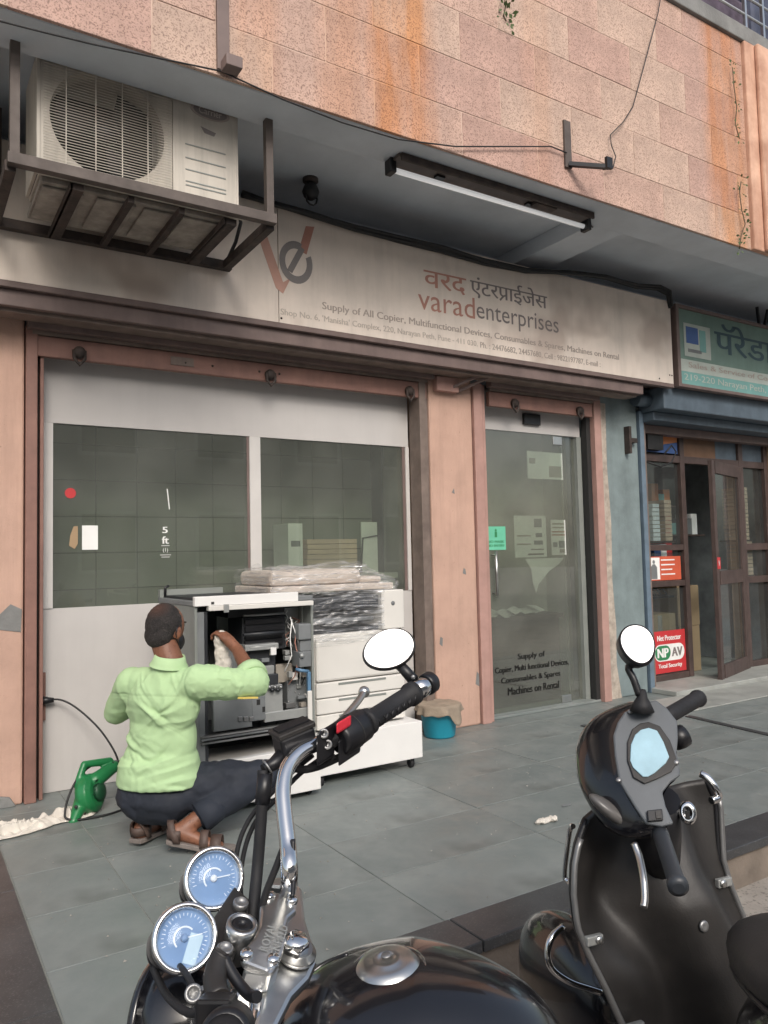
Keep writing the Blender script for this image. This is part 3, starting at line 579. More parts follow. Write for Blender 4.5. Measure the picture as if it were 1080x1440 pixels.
mk('base_lip', MB().box(.50, 1.50, -1.03, -1.002, 3.005, 3.05), M['acw'], ac, bevel=.004)
mk('base_tray', MB().box(.52, 1.44, -.99, -.55, 2.985, 3.012), M['acd'], ac, bevel=.004)
for k, x in enumerate((.62, .86, 1.08, 1.27)): mk('drain_panel', MB().box(x-.09, x+.09, -.96, -.60, 2.972, 2.984), M['acd'], ac, bevel=.004)
mk('valve_pipe', MB().tube([(1.47, -.8, 3.2), (1.53, -.8, 3.17), (1.56, -.78, 3.1), (1.56, -.7, 3.02), (1.60, -.45, 3.0)], .010, 8), M['cableb'], ac)
cg = thing('ac_cage', 'rusty angle iron cage carrying the air conditioner under the canopy', 'metal cage', (.98, -.8, 2.96))
for a, b_, m in (((.37, -1.1, 3.0), (1.62, -1.1, 3.0), 'ironl'), ((.37, -.44, 2.98), (1.63, -.44, 2.98), 'iron'), ((.385, -1.08, 2.98), (.385, -.46, 2.98), 'iron'), ((1.60, -1.08, 2.98), (1.60, -.46, 2.98), 'iron')):
    mk('rail', MB().bar(a, b_, .045, .05), M[m], cg, bevel=.002)
for x, y, m in ((.40, -1.08, 'ironl'), (1.595, -1.08, 'ironl'), (.39, -.46, 'iron')): mk('post', MB().bar((x, y, 3.02), (x, y, 3.56), .04, .04, Y_), M[m], cg, bevel=.002)
for x, wd in ((.66, .055), (.90, .028), (1.14, .028), (1.39, .06)): mk('cross_bar', MB().bar((x, -1.07, 2.955), (x, -.46, 2.955), wd, .03), M['iron'], cg)
for x in (.635, 1.36): mk('cross_bar', MB().bar((x, -1.07, 2.955), (x, -.46, 2.955), .012, .03), M['iron'], cg)

# ================================================================== lamp, ceiling fitting, wall brackets, wires, weeds
fl = thing('tube_lamp', 'white fluorescent tube lamp on a dark batten under the canopy edge', 'lamp', (3.2, -1.08, 3.5))
mk('channel', MB().box(2.36, 3.93, -1.16, -1.03, 3.515, 3.533), M['ironl'], fl, bevel=.003); mk('channel_lip', MB().box(2.37, 3.92, -1.175, -1.161, 3.49, 3.53), M['iron'], fl)
tbm = M['tubew'].node_tree.nodes['Principled BSDF']; tbm.inputs['Emission Color'].default_value = (1, 1, 1, 1); tbm.inputs['Emission Strength'].default_value = .22  # faint glow added to raise the tube's brightness
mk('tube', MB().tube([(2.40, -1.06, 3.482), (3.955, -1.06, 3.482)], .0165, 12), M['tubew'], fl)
for x in (2.365, 3.955): mk('end_cap', MB().box(x-.022, x+.018, -1.10, -1.03, 3.45, 3.535), M['black'], fl, bevel=.006)
for x in (2.70, 3.42): mk('starter', MB().box(x-.03, x+.03, -1.10, -1.065, 3.50, 3.514), M['black'], fl)
mk('ballast', MB().box(3.42, 3.60, -1.15, -1.09, 3.49, 3.514), M['iron'], fl); mk('lead', MB().tube([(3.97, -1.07, 3.5), (4.05, -1.03, 3.52), (4.10, -1.0, 3.535), (4.02, -1.0, 3.535)], .006, 6), M['cableb'], fl)
cl = thing('ceiling_fitting', 'dusty dark lamp holder hanging from the canopy above the sign logo', 'lamp holder', (2.2, -.42, 3.66))
cp = onY(437, 275, -.42)
mk('rose', MB().lathe((cp.x, -.42, 3.66), (0, 0, -1), [(.05, 0), (.05, .02), (.03, .03)], 16), M['iron'], cl)
mk('holder', MB().lathe((cp.x, -.42, 3.635), (0, 0, -1), [(.03, 0), (.045, .03), (.055, .06), (.045, .09), (.02, .11), (.001, .112)], 16), M['cableb'], cl)
mk('loop', MB().tube([(cp.x+.04*math.cos(a), -.43, 3.53+.045*math.sin(a)) for a in [k*math.pi/5 for k in range(11)]], .006, 6), M['cableb'], cl)
b1 = thing('wall_bracket', 'brown steel bracket bar hanging over the balcony tiles above the air conditioner', 'bracket', (1.27, -1.32, 3.6))
mk('bar', MB().box(1.235, 1.295, -1.325, -1.305, 3.56, 5.0), M['hood'], b1, bevel=.002); mk('foot', MB().box(1.25, 1.33, -1.40, -1.326, 3.545, 3.60), M['hood'], b1, bevel=.003)
b2 = thing('wall_bracket', 'short dark steel bracket with hook fixed on the balcony tiles', 'bracket', (3.55, -1.32, 3.7))
mk('bar', MB().box(3.515, 3.572, -1.318, -1.305, 3.68, 3.985), M['ironl'], b2); mk('arm', MB().bar((3.545, -1.32, 3.70), (3.70, -1.50, 3.64), .03, .025), M['black'], b2); mk('hook', MB().bar((3.70, -1.5, 3.63), (3.70, -1.5, 3.70), .05, .02, Y_), M['black'], b2)
def wire(label, pts, r, m='cableb'): return tag(mk('wire', MB().tube(pts, r, 6), M[m]), label, 'wire')
wp = [onY(x, y, -1.325) for x, y in [(-30, 22), (60, 45), (130, 62), (215, 80), (311, 100), (398, 140), (480, 172), (560, 196), (640, 206), (720, 206), (775, 206), (797, 215)]]
wire('thin dark wire running along the lower edge of the tiled parapet', wp, .004)
wire('thin dark wire hanging down the tiled parapet to the short bracket', [onY(x, y, -1.33) for x, y in [(932, -20), (925, 20), (905, 95), (890, 150), (876, 172), (858, 190), (860, 205), (866, 220), (862, 236), (848, 239)]], .0035)
def weed(label, spots, y, size):
    b = MB(); s = MB()
    for (px, py) in spots:
        c = onY(px, py, y)
        for k in range(7):
            d = V((random.uniform(-1, 1), random.uniform(-.8, .1), random.uniform(-1, 1))).normalized(); u = d.cross(V((random.random(), 1, random.random()))).normalized()
            p = c+d*size*random.uniform(.2, 1); l = size*random.uniform(.35, .8)
            b.add([p, p+d*l*.5+u*l*.28, p+d*l, p+d*l*.5-u*l*.28], [(0, 1, 2, 3)])
    t_ = thing('weed', label, 'plant', onY(*spots[-1], y)); mk('foliage', b, M['leaf'], t_)
    mk('stem', MB().tube([onY(px, py, y+.015) for px, py in spots], .004, 6), M['stem'], t_)
weed('small green weed sprouting high on the tiled parapet', [(709, -5), (711, 10), (708, 22), (712, 30)], -1.32, .06)
weed('dry climbing weed on the orange pier, upper', [(1030, 95), (1032, 120), (1036, 150), (1034, 175), (1040, 195)], -1.35, .04)
weed('dry climbing weed on the orange pier, lower', [(1042, 255), (1040, 270), (1043, 295), (1048, 315), (1042, 332), (1040, 350)], -1.35, .05)

# ================================================================== right shop
rs_ = thing('wooden_shop_front', 'brown wooden shop front with glass bays and an open door', 'shop front', (6.8, .1, 0))
Wd = M['wood']
for x0, x1 in ((5.78, 5.83), (6.40, 6.465), (7.35, 7.42), (7.80, 7.86)): mk('post', MB().box(x0, x1, .08, .16, .05, 2.72), Wd, rs_, bevel=.004)
for (x0, x1, z0, z1) in ((5.831, 6.399, 1.255, 1.31), (5.831, 6.399, .915, .97), (5.831, 6.399, .04, .10), (5.831, 7.799, 2.10, 2.17), (7.421, 7.799, 1.24, 1.31), (7.421, 7.799, .90, .97), (7.421, 7.799, .04, .1)):
    mk('rail', MB().box(x0, x1, .085, .155, z0, z1), Wd, rs_, bevel=.004)
for (x0, x1, z0, z1) in ((5.832, 6.398, 1.312, 2.098), (5.832, 6.398, .972, 1.238), (5.832, 6.398, .102, .898), (7.422, 7.798, 1.312, 2.098), (7.422, 7.798, .102, .898), (7.422, 7.798, .972, 1.238)):
    mk('pane', MB().box(x0, x1, .118, .122, z0, z1), GLS, rs_)
mk('transom_panel', MB().box(6.42, 7.0, .11, .13, 2.172, 2.7), mat('brown_board', (.17, .095, .055), .6, var=.2), rs_); mk('transom_panel', MB().box(7.003, 7.8, .11, .13, 2.172, 2.7), M['bluem'], rs_)
op = thing('shop_door', 'brown wooden glazed door standing slightly open at the right shop', 'door', (7.32, .08, 0))
h0 = V((7.325, .07, 0)); h1 = V((6.44, -.20, 0)); dv = (h1-h0).normalized(); nv_ = V((dv.y, -dv.x, 0)); Wl = .90
def leaf(s0, s1, z0, z1, name, m, th=.04): return mk(name, MB().hexa([h0+dv*s+nv_*o+Z_*z for z in (z0, z1) for s, o in ((s0, -th/2), (s1, -th/2), (s1, th/2), (s0, th/2))]), m, op, bevel=.003 if th > .02 else 0)
leaf(0, .1, .03, 2.1, 'stile', Wd); leaf(Wl-.075, Wl, .03, 2.1, 'stile', Wd); leaf(.101, Wl-.101, .03, .17, 'rail', Wd); leaf(.101, Wl-.101, .92, 1.05, 'rail', Wd); leaf(.101, Wl-.101, 1.98, 2.1, 'rail', Wd)
leaf(.102, Wl-.102, .171, .919, 'pane', GLS, .006); leaf(.102, Wl-.102, 1.051, 1.979, 'pane', GLS, .006)
st2 = thing('sticker', 'small red sticker on the edge of the open wooden door', 'sticker', h0+dv*.85+V((0, -.02, 1.1)))
mk('sheet', MB().hexa([h0+dv*s-nv_*o+Z_*z for z in (1.07, 1.18) for s, o in ((.80, .0215), (.89, .0215), (.89, .0235), (.80, .0235))]), M['red'], st2)
text('lettering', '9', M['wprint'], st2, h0+dv*.86-nv_*-.0+Z_*1.1+(-nv_)*.0245, -dv, Z_, .035, .05)
s3 = thing('rolling_shutter', 'rolled-up dark blue shutter above the right shop', 'shutter', (6.8, -.1, 2.5))
mk('hood', MB().box(5.66, 9.2, -.33, -.05, 2.50, 2.70), M['bluem'], s3, bevel=.01); mk('hood', MB().box(5.68, 9.2, -.20, .07, 2.42, 2.498), M['bluem'], s3, bevel=.006); mk('bottom_bar', MB().box(5.70, 9.2, -.02, .075, 2.34, 2.418), M['hood'], s3, bevel=.006)
mk('roller', MB().tube([(5.5, -.15, 2.60), (5.66, -.15, 2.60)], .06, 12), M['bluem'], s3)
g5 = thing('shutter_guide', 'blue painted shutter guide at the left of the right shop', 'shutter guide', (5.67, -.08, 0))
mk('channel', MB().box(5.635, 5.69, -.08, .06, 0, 2.52), M['blueg'], g5, bevel=.004); mk('edge_strip', MB().box(5.705, 5.73, -.06, .06, 0, 2.42), M['guide'], g5)
g6 = thing('shutter_guide', 'pale brown shutter guide at the far right edge', 'shutter guide', (7.95, -.05, 0))
mk('channel', MB().box(7.90, 8.02, -.05, .16, 0, 2.5), mat('tan_paint', (.36, .25, .17), .7, var=.25, scale=5), g6, bevel=.01); mk('pipe', MB().tube([(8.06, -.06, 0), (8.06, -.06, 2.5)], .03, 10), M['hood'], g6)
rw = thing('side_wall', 'plain end wall beyond the right shop', 'wall', (8.8, 0, 0)); mk('wall', MB().box(8.1, 10.5, -.04, .2, 0, 2.56), M['pink'], rw)
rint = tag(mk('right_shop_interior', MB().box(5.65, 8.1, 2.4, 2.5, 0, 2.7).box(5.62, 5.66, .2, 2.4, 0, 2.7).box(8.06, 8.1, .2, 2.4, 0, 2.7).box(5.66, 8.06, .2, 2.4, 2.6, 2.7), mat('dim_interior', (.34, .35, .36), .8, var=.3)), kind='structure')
tag(mk('threshold', MB().box(5.64, 9.2, -.34, .3, .001, .045), mat('grey_marble', (.30, .31, .29), .45, var=.2, scale=5), bevel=.006), kind='structure')
tag(mk('side_apron', MB().box(5.10, 9.2, -.80, -.342, .002, .012), mat('grey_marble', (.30, .31, .29), .45), bevel=.003), kind='structure')
npv = thing('sticker', 'red antivirus sticker with green and white ovals on the lower pane', 'sticker', (6.15, .115, .1))
yq = .1165
mk('sheet', MB().box(5.915, 6.395, yq-.002, yq, .11, .50), M['red'], npv)
def oval(name, x0, x1, z0, z1, y, m, par):
    r_ = (z1-z0)/2; L_ = [(x0+r_+r_*math.cos(a), y, z0+r_+r_*math.sin(a)) for a in [math.pi/2+k*math.pi/10 for k in range(11)]]; Rr = [(x1-r_+r_*math.cos(a), y, z0+r_+r_*math.sin(a)) for a in [-math.pi/2+k*math.pi/10 for k in range(11)]]
    return mk(name, MB().prism(L_+Rr, (0, -.001, 0)), m, par)
oval('oval', 5.94, 6.375, .22, .375, yq-.0022, M['wprint'], npv); oval('oval', 5.95, 6.17, .23, .365, yq-.0034, M['npg'], npv)
text('lettering', 'NP', M['wprint'], npv, (5.985, yq-.0048, .255), X_, Z_, .15, .085, .006); text('lettering', 'AV', M['ink'], npv, (6.19, yq-.0048, .255), X_, Z_, .15, .085, .006)
text('lettering', 'Net Protector', M['wprint'], npv, (5.99, yq-.0028, .41), X_, Z_, .34, .05, .002); text('lettering', 'Total Security', M['wprint'], npv, (5.99, yq-.0028, .145), X_, Z_, .34, .05, .002)
pp = thing('poster', 'red and white poster with a standing figure on the middle pane', 'poster', (6.08, .115, 1.0))
mk('sheet', MB().box(5.88, 6.38, yq-.002, yq, .975, 1.20), M['redo'], pp); mk('photo', MB().box(5.885, 6.07, yq-.003, yq-.0021, .985, 1.19), M['paper'], pp)
mk('figure', MB().lathe((5.985, yq-.0031, 1.15), (0, -1, 0), [(.018, 0), (.018, .0006)], 14, 1, X_).prism([(5.94, yq-.0031, .99), (6.03, yq-.0031, .99), (6.03, yq-.0031, 1.10), (6.0, yq-.0031, 1.13), (5.97, yq-.0031, 1.13), (5.94, yq-.0031, 1.10)], (0, -.0006, 0)), M['copg'], pp)
for k, wd in enumerate((.2, .2, .16, .2)): mk('print_line', MB().box(6.09, 6.09+wd, yq-.003, yq-.0021, 1.16-.045*k, 1.172-.045*k), M['wprint'], pp)
for k, (x, y, wd, h, label, z0) in enumerate(((6.12, .33, .46, .20, 'flat brown carton behind the antivirus sticker, upper of two', .45), (6.12, .33, .5, .40, 'brown carton behind the antivirus sticker, lower of two', .047), (6.68, .42, .32, .45, 'tall brown carton inside the open door at floor level', .047), (6.68, .42, .34, .40, 'brown carton inside the open door on top of another', .50))):
    cbx = thing('carton', label, 'carton', (x, y, z0)); mk('body', MB().box(x-wd/2, x+wd/2, y-.15, y+.15, z0, z0+h), M['card'], cbx, bevel=.004); mk('tape', MB().box(x-.03, x+.03, y-.152, y-.1505, z0+.01, z0+h-.01), M['beige'], cbx)
for k, (x, z0, n_) in enumerate(((5.95, 1.35, 16), (6.12, 1.35, 9), (6.30, 1.35, 10), (7.56, 1.35, 14), (7.60, .98, 9))):
    bk = thing('paper_stack', ('tall stack of white paper behind the left bay glass', 'short stack of white paper at the middle of the left bay', 'cream paper stack at the right of the left bay', 'tall cream paper stack behind the right bay glass', 'paper stack on the lower shelf of the right bay')[k], 'paper stack', (x, .3, z0))
    mk('shelf', MB().box(x-.10, x+.10, .17, .42, z0-.02, z0-.001), Wd, bk)
    for q in range(n_): mk('sheaf', MB().box(x-.05+random.uniform(-.006, .006), x+.05, .17, .40, z0+.04*q, z0+.04*q+.034), M['paper'] if k < 2 else mat('cream_paper', (.62, .45, .33), .8), bk)
cw = thing('cable_coils', 'tangle of blue grey cables and parts in the lower left bay', 'cable tangle', (6.1, .3, .75)); 
for k in range(9):
    c = V((5.90+.05*k, .28+random.uniform(-.04, .06), .89-random.uniform(.0, .06))); rr_ = random.uniform(.03, .07)
    mk('coil', MB().tube([c+V((rr_*math.cos(a), .02*math.sin(3*a), rr_*.6*math.sin(a))) for a in [q*math.pi/6 for q in range(13)]], .008, 6), M['bluem'] if k % 3 else M['copm'], cw)
mk('tray', MB().box(5.85, 6.38, .2, .45, .80, .82), M['black'], cw)
oc = thing('display_card', 'orange and blue card in the top left corner of the right shop', 'display card', (6.05, .3, 2.2))
mk('card', MB().prism([(5.84, .10, 2.19), (6.39, .10, 2.19), (6.39, .10, 2.30), (5.84, .10, 2.22)], (0, .01, 0)), M['bluep'], oc); mk('card', MB().prism([(5.84, .10, 2.223), (6.39, .10, 2.303), (6.39, .10, 2.44), (5.84, .10, 2.44)], (0, .01, 0)), M['orangep'], oc); mk('speaker', MB().box(5.86, 6.08, .02, .095, 2.20, 2.40), M['matte'], oc)
for k, (x, z, c_, lab) in enumerate(((6.62, 1.15, 'bluep', 'blue boxed goods on the shelf inside the open door, lower'), (6.70, 1.42, 'paper', 'white boxed goods on the shelf inside the open door'), (6.62, 1.72, 'orangep', 'orange boxed goods on the upper shelf inside the open door'), (7.05, 1.42, 'copg', 'grey boxed goods behind the open wooden door'))):
    g_ = thing('boxed_goods', lab, 'boxes', (x, .6, z)); mk('shelf', MB().box(x-.2, x+.2, .45, .75, z-.02, z-.001), Wd, g_)
    for q in range(3): mk('box', MB().box(x-.17+.115*q, x-.065+.115*q, .47+.02*q, .7, z, z+.12+.05*((q+k) % 3)), M[(c_, 'paper', 'red', 'greenb')[(q+k) % 4] if q else c_], g_, bevel=.003)
hw = wire('black wire loop hanging in front of the left wooden bay', [(5.78, -.02, 2.07), (5.95, -.04, 2.03), (6.1, -.05, 2.08), (6.17, -.05, 2.18), (6.12, -.04, 2.24), (6.02, -.03, 2.15)], .008)
for i, (a, b_) in enumerate((((967, 1007), (1085, 1034)), ((819, 1020), (852, 1026)))):
    p, q = onZ(*a, .004), onZ(*b_, .004); tag(mk('floor_strip', MB().bar(p, q, .05, .008), M['blackgr']), ('long dark metal strip lying on the paving near the right shop', 'short dark strip on the paving before the glass door')[i], 'strip')

# ================================================================== copiers
yc = -.92
cpr = thing('copier', 'opened copier under repair with its front covers off', 'copier', (1.56, -.6, 0))
def fb(name, x0, y0, x1, y1, y, d, m, par=None, bev=.003):
    a, b_ = onY(x0, y0, y), onY(x1, y1, y)
    return mk(name, MB().box(min(a.x, b_.x), max(a.x, b_.x), y, y+d, min(a.z, b_.z), max(a.z, b_.z)), M[m], par or cpr, bevel=bev)
mk('side_panel', MB().box(1.235, 1.25, -.92, -.3, .30, 1.03), M['copl'], cpr, bevel=.004)
mk('side_panel', MB().box(1.885, 1.90, -.90, -.3, .10, 1.01), M['copl'], cpr, bevel=.004)
mk('back_panel', MB().box(1.2505, 1.8845, -.42, -.40, .10, 1.03), M['copg'], cpr)
mk('scanner_bed', MB().box(1.232, 1.90, -.90, -.30, 1.03, 1.055), M['copg'], cpr, bevel=.004)
mk('scanner_bed', MB().box(1.26, 1.78, -.86, -.34, 1.0555, 1.068), M['copd'], cpr)
mk('scanner_front', MB().box(1.232, 1.795, -.935, -.901, 1.03, 1.078), M['cartw'], cpr, bevel=.003); mk('scanner_front', MB().box(1.30, 1.88, -.945, -.902, 1.005, 1.0295), M['copw'], cpr, bevel=.003)
mk('scanner_clip', MB().box(1.375, 1.40, -.957, -.9455, .995, 1.035), M['copm'], cpr); mk('screw_hole', MB().box(1.315, 1.33, -.938, -.9355, 1.038, 1.05), M['dark'], cpr)
mk('hinge', MB().tube([(1.26, -.34, 1.06), (1.26, -.34, 1.11), (1.28, -.34, 1.12)], .008, 6), M['black'], cpr)
mk('rear_lip', MB().box(1.232, 1.60, -.335, -.30, 1.056, 1.10), M['copl'], cpr)
fb('inner_wall', 305, 850, 340, 1000, -.55, .02, 'copd'); fb('fuser_unit', 340, 868, 402, 912, -.80, .25, 'copd', bev=.008)
for k in range(4): fb('fuser_rib', 345, 872+k*10, 398, 875+k*10, -.815, .014, 'black', bev=.001)
fb('duct', 320, 850, 400, 864, -.78, .2, 'black'); fb('process_unit', 350, 915, 388, 944, -.83, .25, 'copd', bev=.006)
fb('plate_edge', 345, 908, 392, 912, -.87, .3, 'copm'); fb('bracket', 381, 911, 389, 921, -.885, .012, 'cartw'); fb('pin', 361, 929, 363, 934, -.836, .005, 'paper', bev=0); fb('pin', 364, 929, 366, 934, -.836, .005, 'paper', bev=0)
fb('wire_plate', 400, 855, 424, 908, -.74, .02, 'copm'); fb('frame_plate', 424, 850, 437, 1020, -.80, .02, 'copl')
for k in range(9):
    a = onY(402+random.uniform(0, 16), 858+k*5, -.76); pts = [a+V((random.uniform(-.03, .03), random.uniform(-.03, .0), -.02*q)) for q in range(5)]
    mk('loose_wire', MB().tube(pts, .0035, 5), M[('paper', 'cableb', 'inkr', 'paper')[k % 4]], cpr)
fb('control_block', 420, 878, 438, 899, -.915, .10, 'copg', bev=.006); fb('control_block', 422, 901, 438, 915, -.90, .09, 'copg', bev=.004); fb('control_block', 421, 917, 438, 937, -.91, .10, 'copg', bev=.004)
mk('block_knob', MB().lathe(onY(424, 922, -.912), (0, -1, 0), [(.013, 0), (.012, .01), (.001, .014)], 14), M['copm'], cpr)
mk('blue_lever', MB().tube([onY(416, 941, -.90), onY(424, 943, -.92), onY(434, 944, -.92)], .009, 8), M['copb'], cpr); fb('blue_lever', 433, 945, 438, 985, -.93, .02, 'copb'); fb('latch_bar', 433, 972, 440, 1024, -.945, .012, 'copw')
fb('gear_plate', 388, 935, 412, 958, -.80, .03, 'beige'); fb('side_block', 404, 958, 434, 1003, -.82, .12, 'copg', bev=.004); fb('white_plate', 372, 965, 398, 1008, -.89, .02, 'copm'); fb('upper_plate', 362, 938, 386, 952, -.86, .05, 'copm')
fb('toner_unit', 364, 950, 392, 962, -.88, .2, 'copd', bev=.005)
for k in range(5): mk('roller_gear', MB().lathe(onY(378+k*4, 966+4*(k % 2), -.90), (0, -1, 0), [(.011, 0), (.011, .012), (.004, .014), (.001, .02)], 10), M['copd' if k % 2 else 'steel'], cpr)
fb('drawer_front', 300, 985, 355, 1022, -.93, .03, 'copg', bev=.005); fb('drawer_front', 354, 974, 374, 1012, -.932, .03, 'copg', bev=.005); fb('drawer_slot', 361, 984, 366, 991, -.9335, .001, 'dark', bev=0); fb('drawer_slot', 369, 994, 373, 1001, -.9335, .001, 'dark', bev=0)
fb('rail_light', 372, 1003, 436, 1007, -.90, .02, 'copm'); 
for k in range(3): fb('clip', 335+k*8, 1008, 341+k*8, 1014, -.938, .007, 'steel')
a = onY(296, 1052, -.93); b_ = onY(384, 1034, -.93)
mk('tray', MB().box(1.2505, 1.884, -.90, -.42, .355, .365), M['copd'], cpr)
for z, m, y in ((.355, 'alu', -.935), (.372, 'copg', -.93), (.385, 'alu', -.928)): mk('tray_rail', MB().box(1.262, 1.884, y, y+.03, z, z+.009), M[m], cpr)
for k in range(4): mk('tray_rod', MB().bar((1.4+.1*k, -.9, .372), (1.55+.1*k, -.45, .372), .012, .01), M['black'], cpr)
mk('lower_cavity', MB().box(1.2505, 1.884, -.6, -.58, .25, .35), M['dark'], cpr); mk('post', MB().box(1.2505, 1.285, -.915, -.88, .1, 1.0), M['copg'], cpr); mk('post', MB().box(1.29, 1.305, -.905, -.89, .1, 1.0), M['copd'], cpr)
mk('lower_front', MB().box(1.27, 1.905, -.945, -.901, .035, .262), M['cartw'], cpr, bevel=.004); mk('base', MB().box(1.27, 1.905, -.90, -.32, .04, .25), M['copw'], cpr, bevel=.004)
rc_ = random.Random(21)
fb('mid_plate', 303, 905, 352, 985, -.70, .02, 'copg'); fb('upper_wall', 305, 852, 338, 904, -.60, .02, 'copl')
for k in range(26):
    x, y = rc_.uniform(346, 430), rc_.uniform(912, 998); w_, h_ = rc_.uniform(4, 13), rc_.uniform(3, 9)
    fb('small_part', x, y, x+w_, y+h_, rc_.uniform(-.90, -.83), rc_.uniform(.02, .05), rc_.choice(('copg', 'copm', 'copd', 'beige', 'steel', 'copw', 'copg')), bev=.0015)
for k, (y, x0, x1) in enumerate(((866, 342, 400), (893, 342, 400), (911, 350, 386), (948, 346, 372), (957, 346, 372), (1012, 300, 372))):
    p, q = onY(x0, y, -.84-.012*k), onY(x1, y-1.5, -.84-.012*k); mk('roller', MB().tube([p, V((q.x, p.y, p.z))], .007+.003*(k % 2), 10), M[('steel', 'copd', 'copm')[k % 3]], cpr)
for k in range(6):
    p = onY(rc_.uniform(400, 432), rc_.uniform(855, 935), -.86); q = onY(rc_.uniform(398, 430), rc_.uniform(905, 965), -.85); mk('loose_wire', MB().tube([p, p.lerp(q, .35)+V((rc_.uniform(-.03, .03), -.02, 0)), p.lerp(q, .7)+V((rc_.uniform(-.03, .03), -.015, 0)), q], .003, 5), M[('inkr', 'paper', 'cableb')[k % 3]], cpr)
for k in range(8): mk('screw', MB().lathe(onY(rc_.uniform(405, 432), rc_.uniform(960, 1000), -.822), (0, -1, 0), [(.004, 0), (.0005, .002)], 8), M['alu'], cpr)
def caster(x, y, par):
    w_ = mk('caster', MB().lathe((x-.012, y, .028), (1, 0, 0), [(.018, -.001), (.027, .002), (.027, .022), (.018, .025)], 14), M['rubber'], par); mk('fork', MB().box(x-.018, x+.018, y-.012, y+.012, .035, .058), M['black'], w_)
for x in (1.33, 1.86): caster(x, -.88, cpr)
cp2 = thing('copier', 'white copier wrapped in clear film standing on a white cart', 'copier', (2.25, -.45, 0))
mk('cart', MB().box(1.93, 2.645, -.83, -.12, .062, .275), M['cartw'], cp2, bevel=.004)
for x, y in ((1.98, -.79), (2.59, -.78), (2.59, -.2), (1.98, -.2)): caster(x, y, cp2)
mk('body', MB().box(1.955, 2.60, -.72, -.15, .285, .82), M['copw'], cp2, bevel=.012); mk('body', MB().box(2.44, 2.60, -.735, -.15, .822, 1.055), M['copw'], cp2, bevel=.006)
mk('body', MB().box(1.955, 2.438, -.45, -.15, .822, 1.03), M['copd'], cp2)
for z0, z1 in ((.29, .37), (.375, .46), (.465, .55)): mk('drawer', MB().box(1.99, 2.585, -.745, -.721, z0, z1), M['copw'], cp2, bevel=.006)
for z0 in (.352, .44, .53): mk('drawer_grip', MB().box(2.13, 2.45, -.7475, -.7455, z0, z0+.012), M['copl'], cp2)
mk('front_door', MB().box(1.99, 2.585, -.748, -.721, .556, .80), M['copw'], cp2, bevel=.014)
for k in range(8): mk('vent_slot', MB().box(2.40, 2.56, -.7495, -.7485, .585+.022*k, .589+.022*k), M['copl'], cp2)
mk('output_tray', MB().box(1.955, 2.437, -.70, -.451, .822, .845), M['copd'], cp2, bevel=.004); mk('output_tray', MB().box(1.96, 2.40, -.71, -.46, .88, .905), M['copg'], cp2, bevel=.006); mk('inner_face', MB().box(1.956, 2.436, -.705, -.46, .955, 1.029), M['copd'], cp2, bevel=.004)
mk('emblem', MB().lathe((2.52, -.7355, .975), (0, -1, 0), [(.014, 0), (.012, .003), (.001, .004)], 14), M['copg'], cp2)
mk('scanner_lid', MB().box(1.74, 2.55, -.70, -.16, 1.06, 1.10), M['copt'], cp2, bevel=.008); mk('feeder', MB().box(1.76, 2.35, -.66, -.18, 1.101, 1.19), M['copt'], cp2, bevel=.03); mk('feeder', MB().box(2.355, 2.52, -.62, -.2, 1.101, 1.14), M['copt'], cp2, bevel=.02)
mk('side_shelf', MB().box(1.74, 1.954, -.66, -.18, .95, 1.058), M['copg'], cp2)
# stretch film
fmat = bpy.data.materials.new('stretch_film'); fmat.use_nodes = True; t = fmat.node_tree; L = t.links.new; t.nodes.remove(t.nodes['Principled BSDF'])
tr = t.nodes.new('ShaderNodeBsdfTransparent'); gl = t.nodes.new('ShaderNodeBsdfGlossy'); gl.inputs['Roughness'].default_value = .25; df = t.nodes.new('ShaderNodeBsdfDiffuse'); df.inputs[0].default_value = (.75, .75, .75, 1)
tc = t.nodes.new('ShaderNodeTexCoord'); mp = t.nodes.new('ShaderNodeMapping'); mp.inputs['Scale'].default_value = (3.0, 3.0, 55); mp.inputs['Rotation'].default_value = (0, R(17), 0); n1 = t.nodes.new('ShaderNodeTexNoise'); n1.inputs['Scale'].default_value = 1.6; n1.inputs['Detail'].default_value = 6; n1.inputs['Distortion'].default_value = 1.6
L(tc.outputs['Object'], mp.inputs[0]); L(mp.outputs[0], n1.inputs[0])
mr = t.nodes.new('ShaderNodeMapRange'); mr.inputs[1].default_value = .47; mr.inputs[2].default_value = .72; mr.inputs[3].default_value = .08; mr.inputs[4].default_value = .72; L(n1.outputs[0], mr.inputs[0])
a1 = t.nodes.new('ShaderNodeMixShader'); a1.inputs[0].default_value = .5; L(gl.outputs[0], a1.inputs[1]); L(df.outputs[0], a1.inputs[2]); a2 = t.nodes.new('ShaderNodeMixShader'); L(mr.outputs[0], a2.inputs[0]); L(tr.outputs[0], a2.inputs[1]); L(a1.outputs[0], a2.inputs[2])
bn = t.nodes.new('ShaderNodeBump'); bn.inputs['Strength'].default_value = .8; bn.inputs['Distance'].default_value = .01; L(n1.outputs[0], bn.inputs['Height']); L(bn.outputs[0], gl.inputs['Normal']); L(bn.outputs[0], df.inputs['Normal'])
L(a2.outputs[0], t.nodes['Material Output'].inputs[0])
def film(fn, nu, nv): return mk('stretch_film', MB().grid(fn, nu, nv), fmat, cp2)
def wr(p, a=.012):
    q = V(p); f = fbm((q.x*4+q.z*6, q.y*4, q.z*26-q.x*7), 1); return a*(abs(f)*2-.4)
film(lambda u, v: V((1.945+.50*u, -.752-wr((u*.6, 0, v*.4))-.004*math.sin(u*3.14), .76+.30*v+.02*(u-.5)*(1-v))), 60, 44)
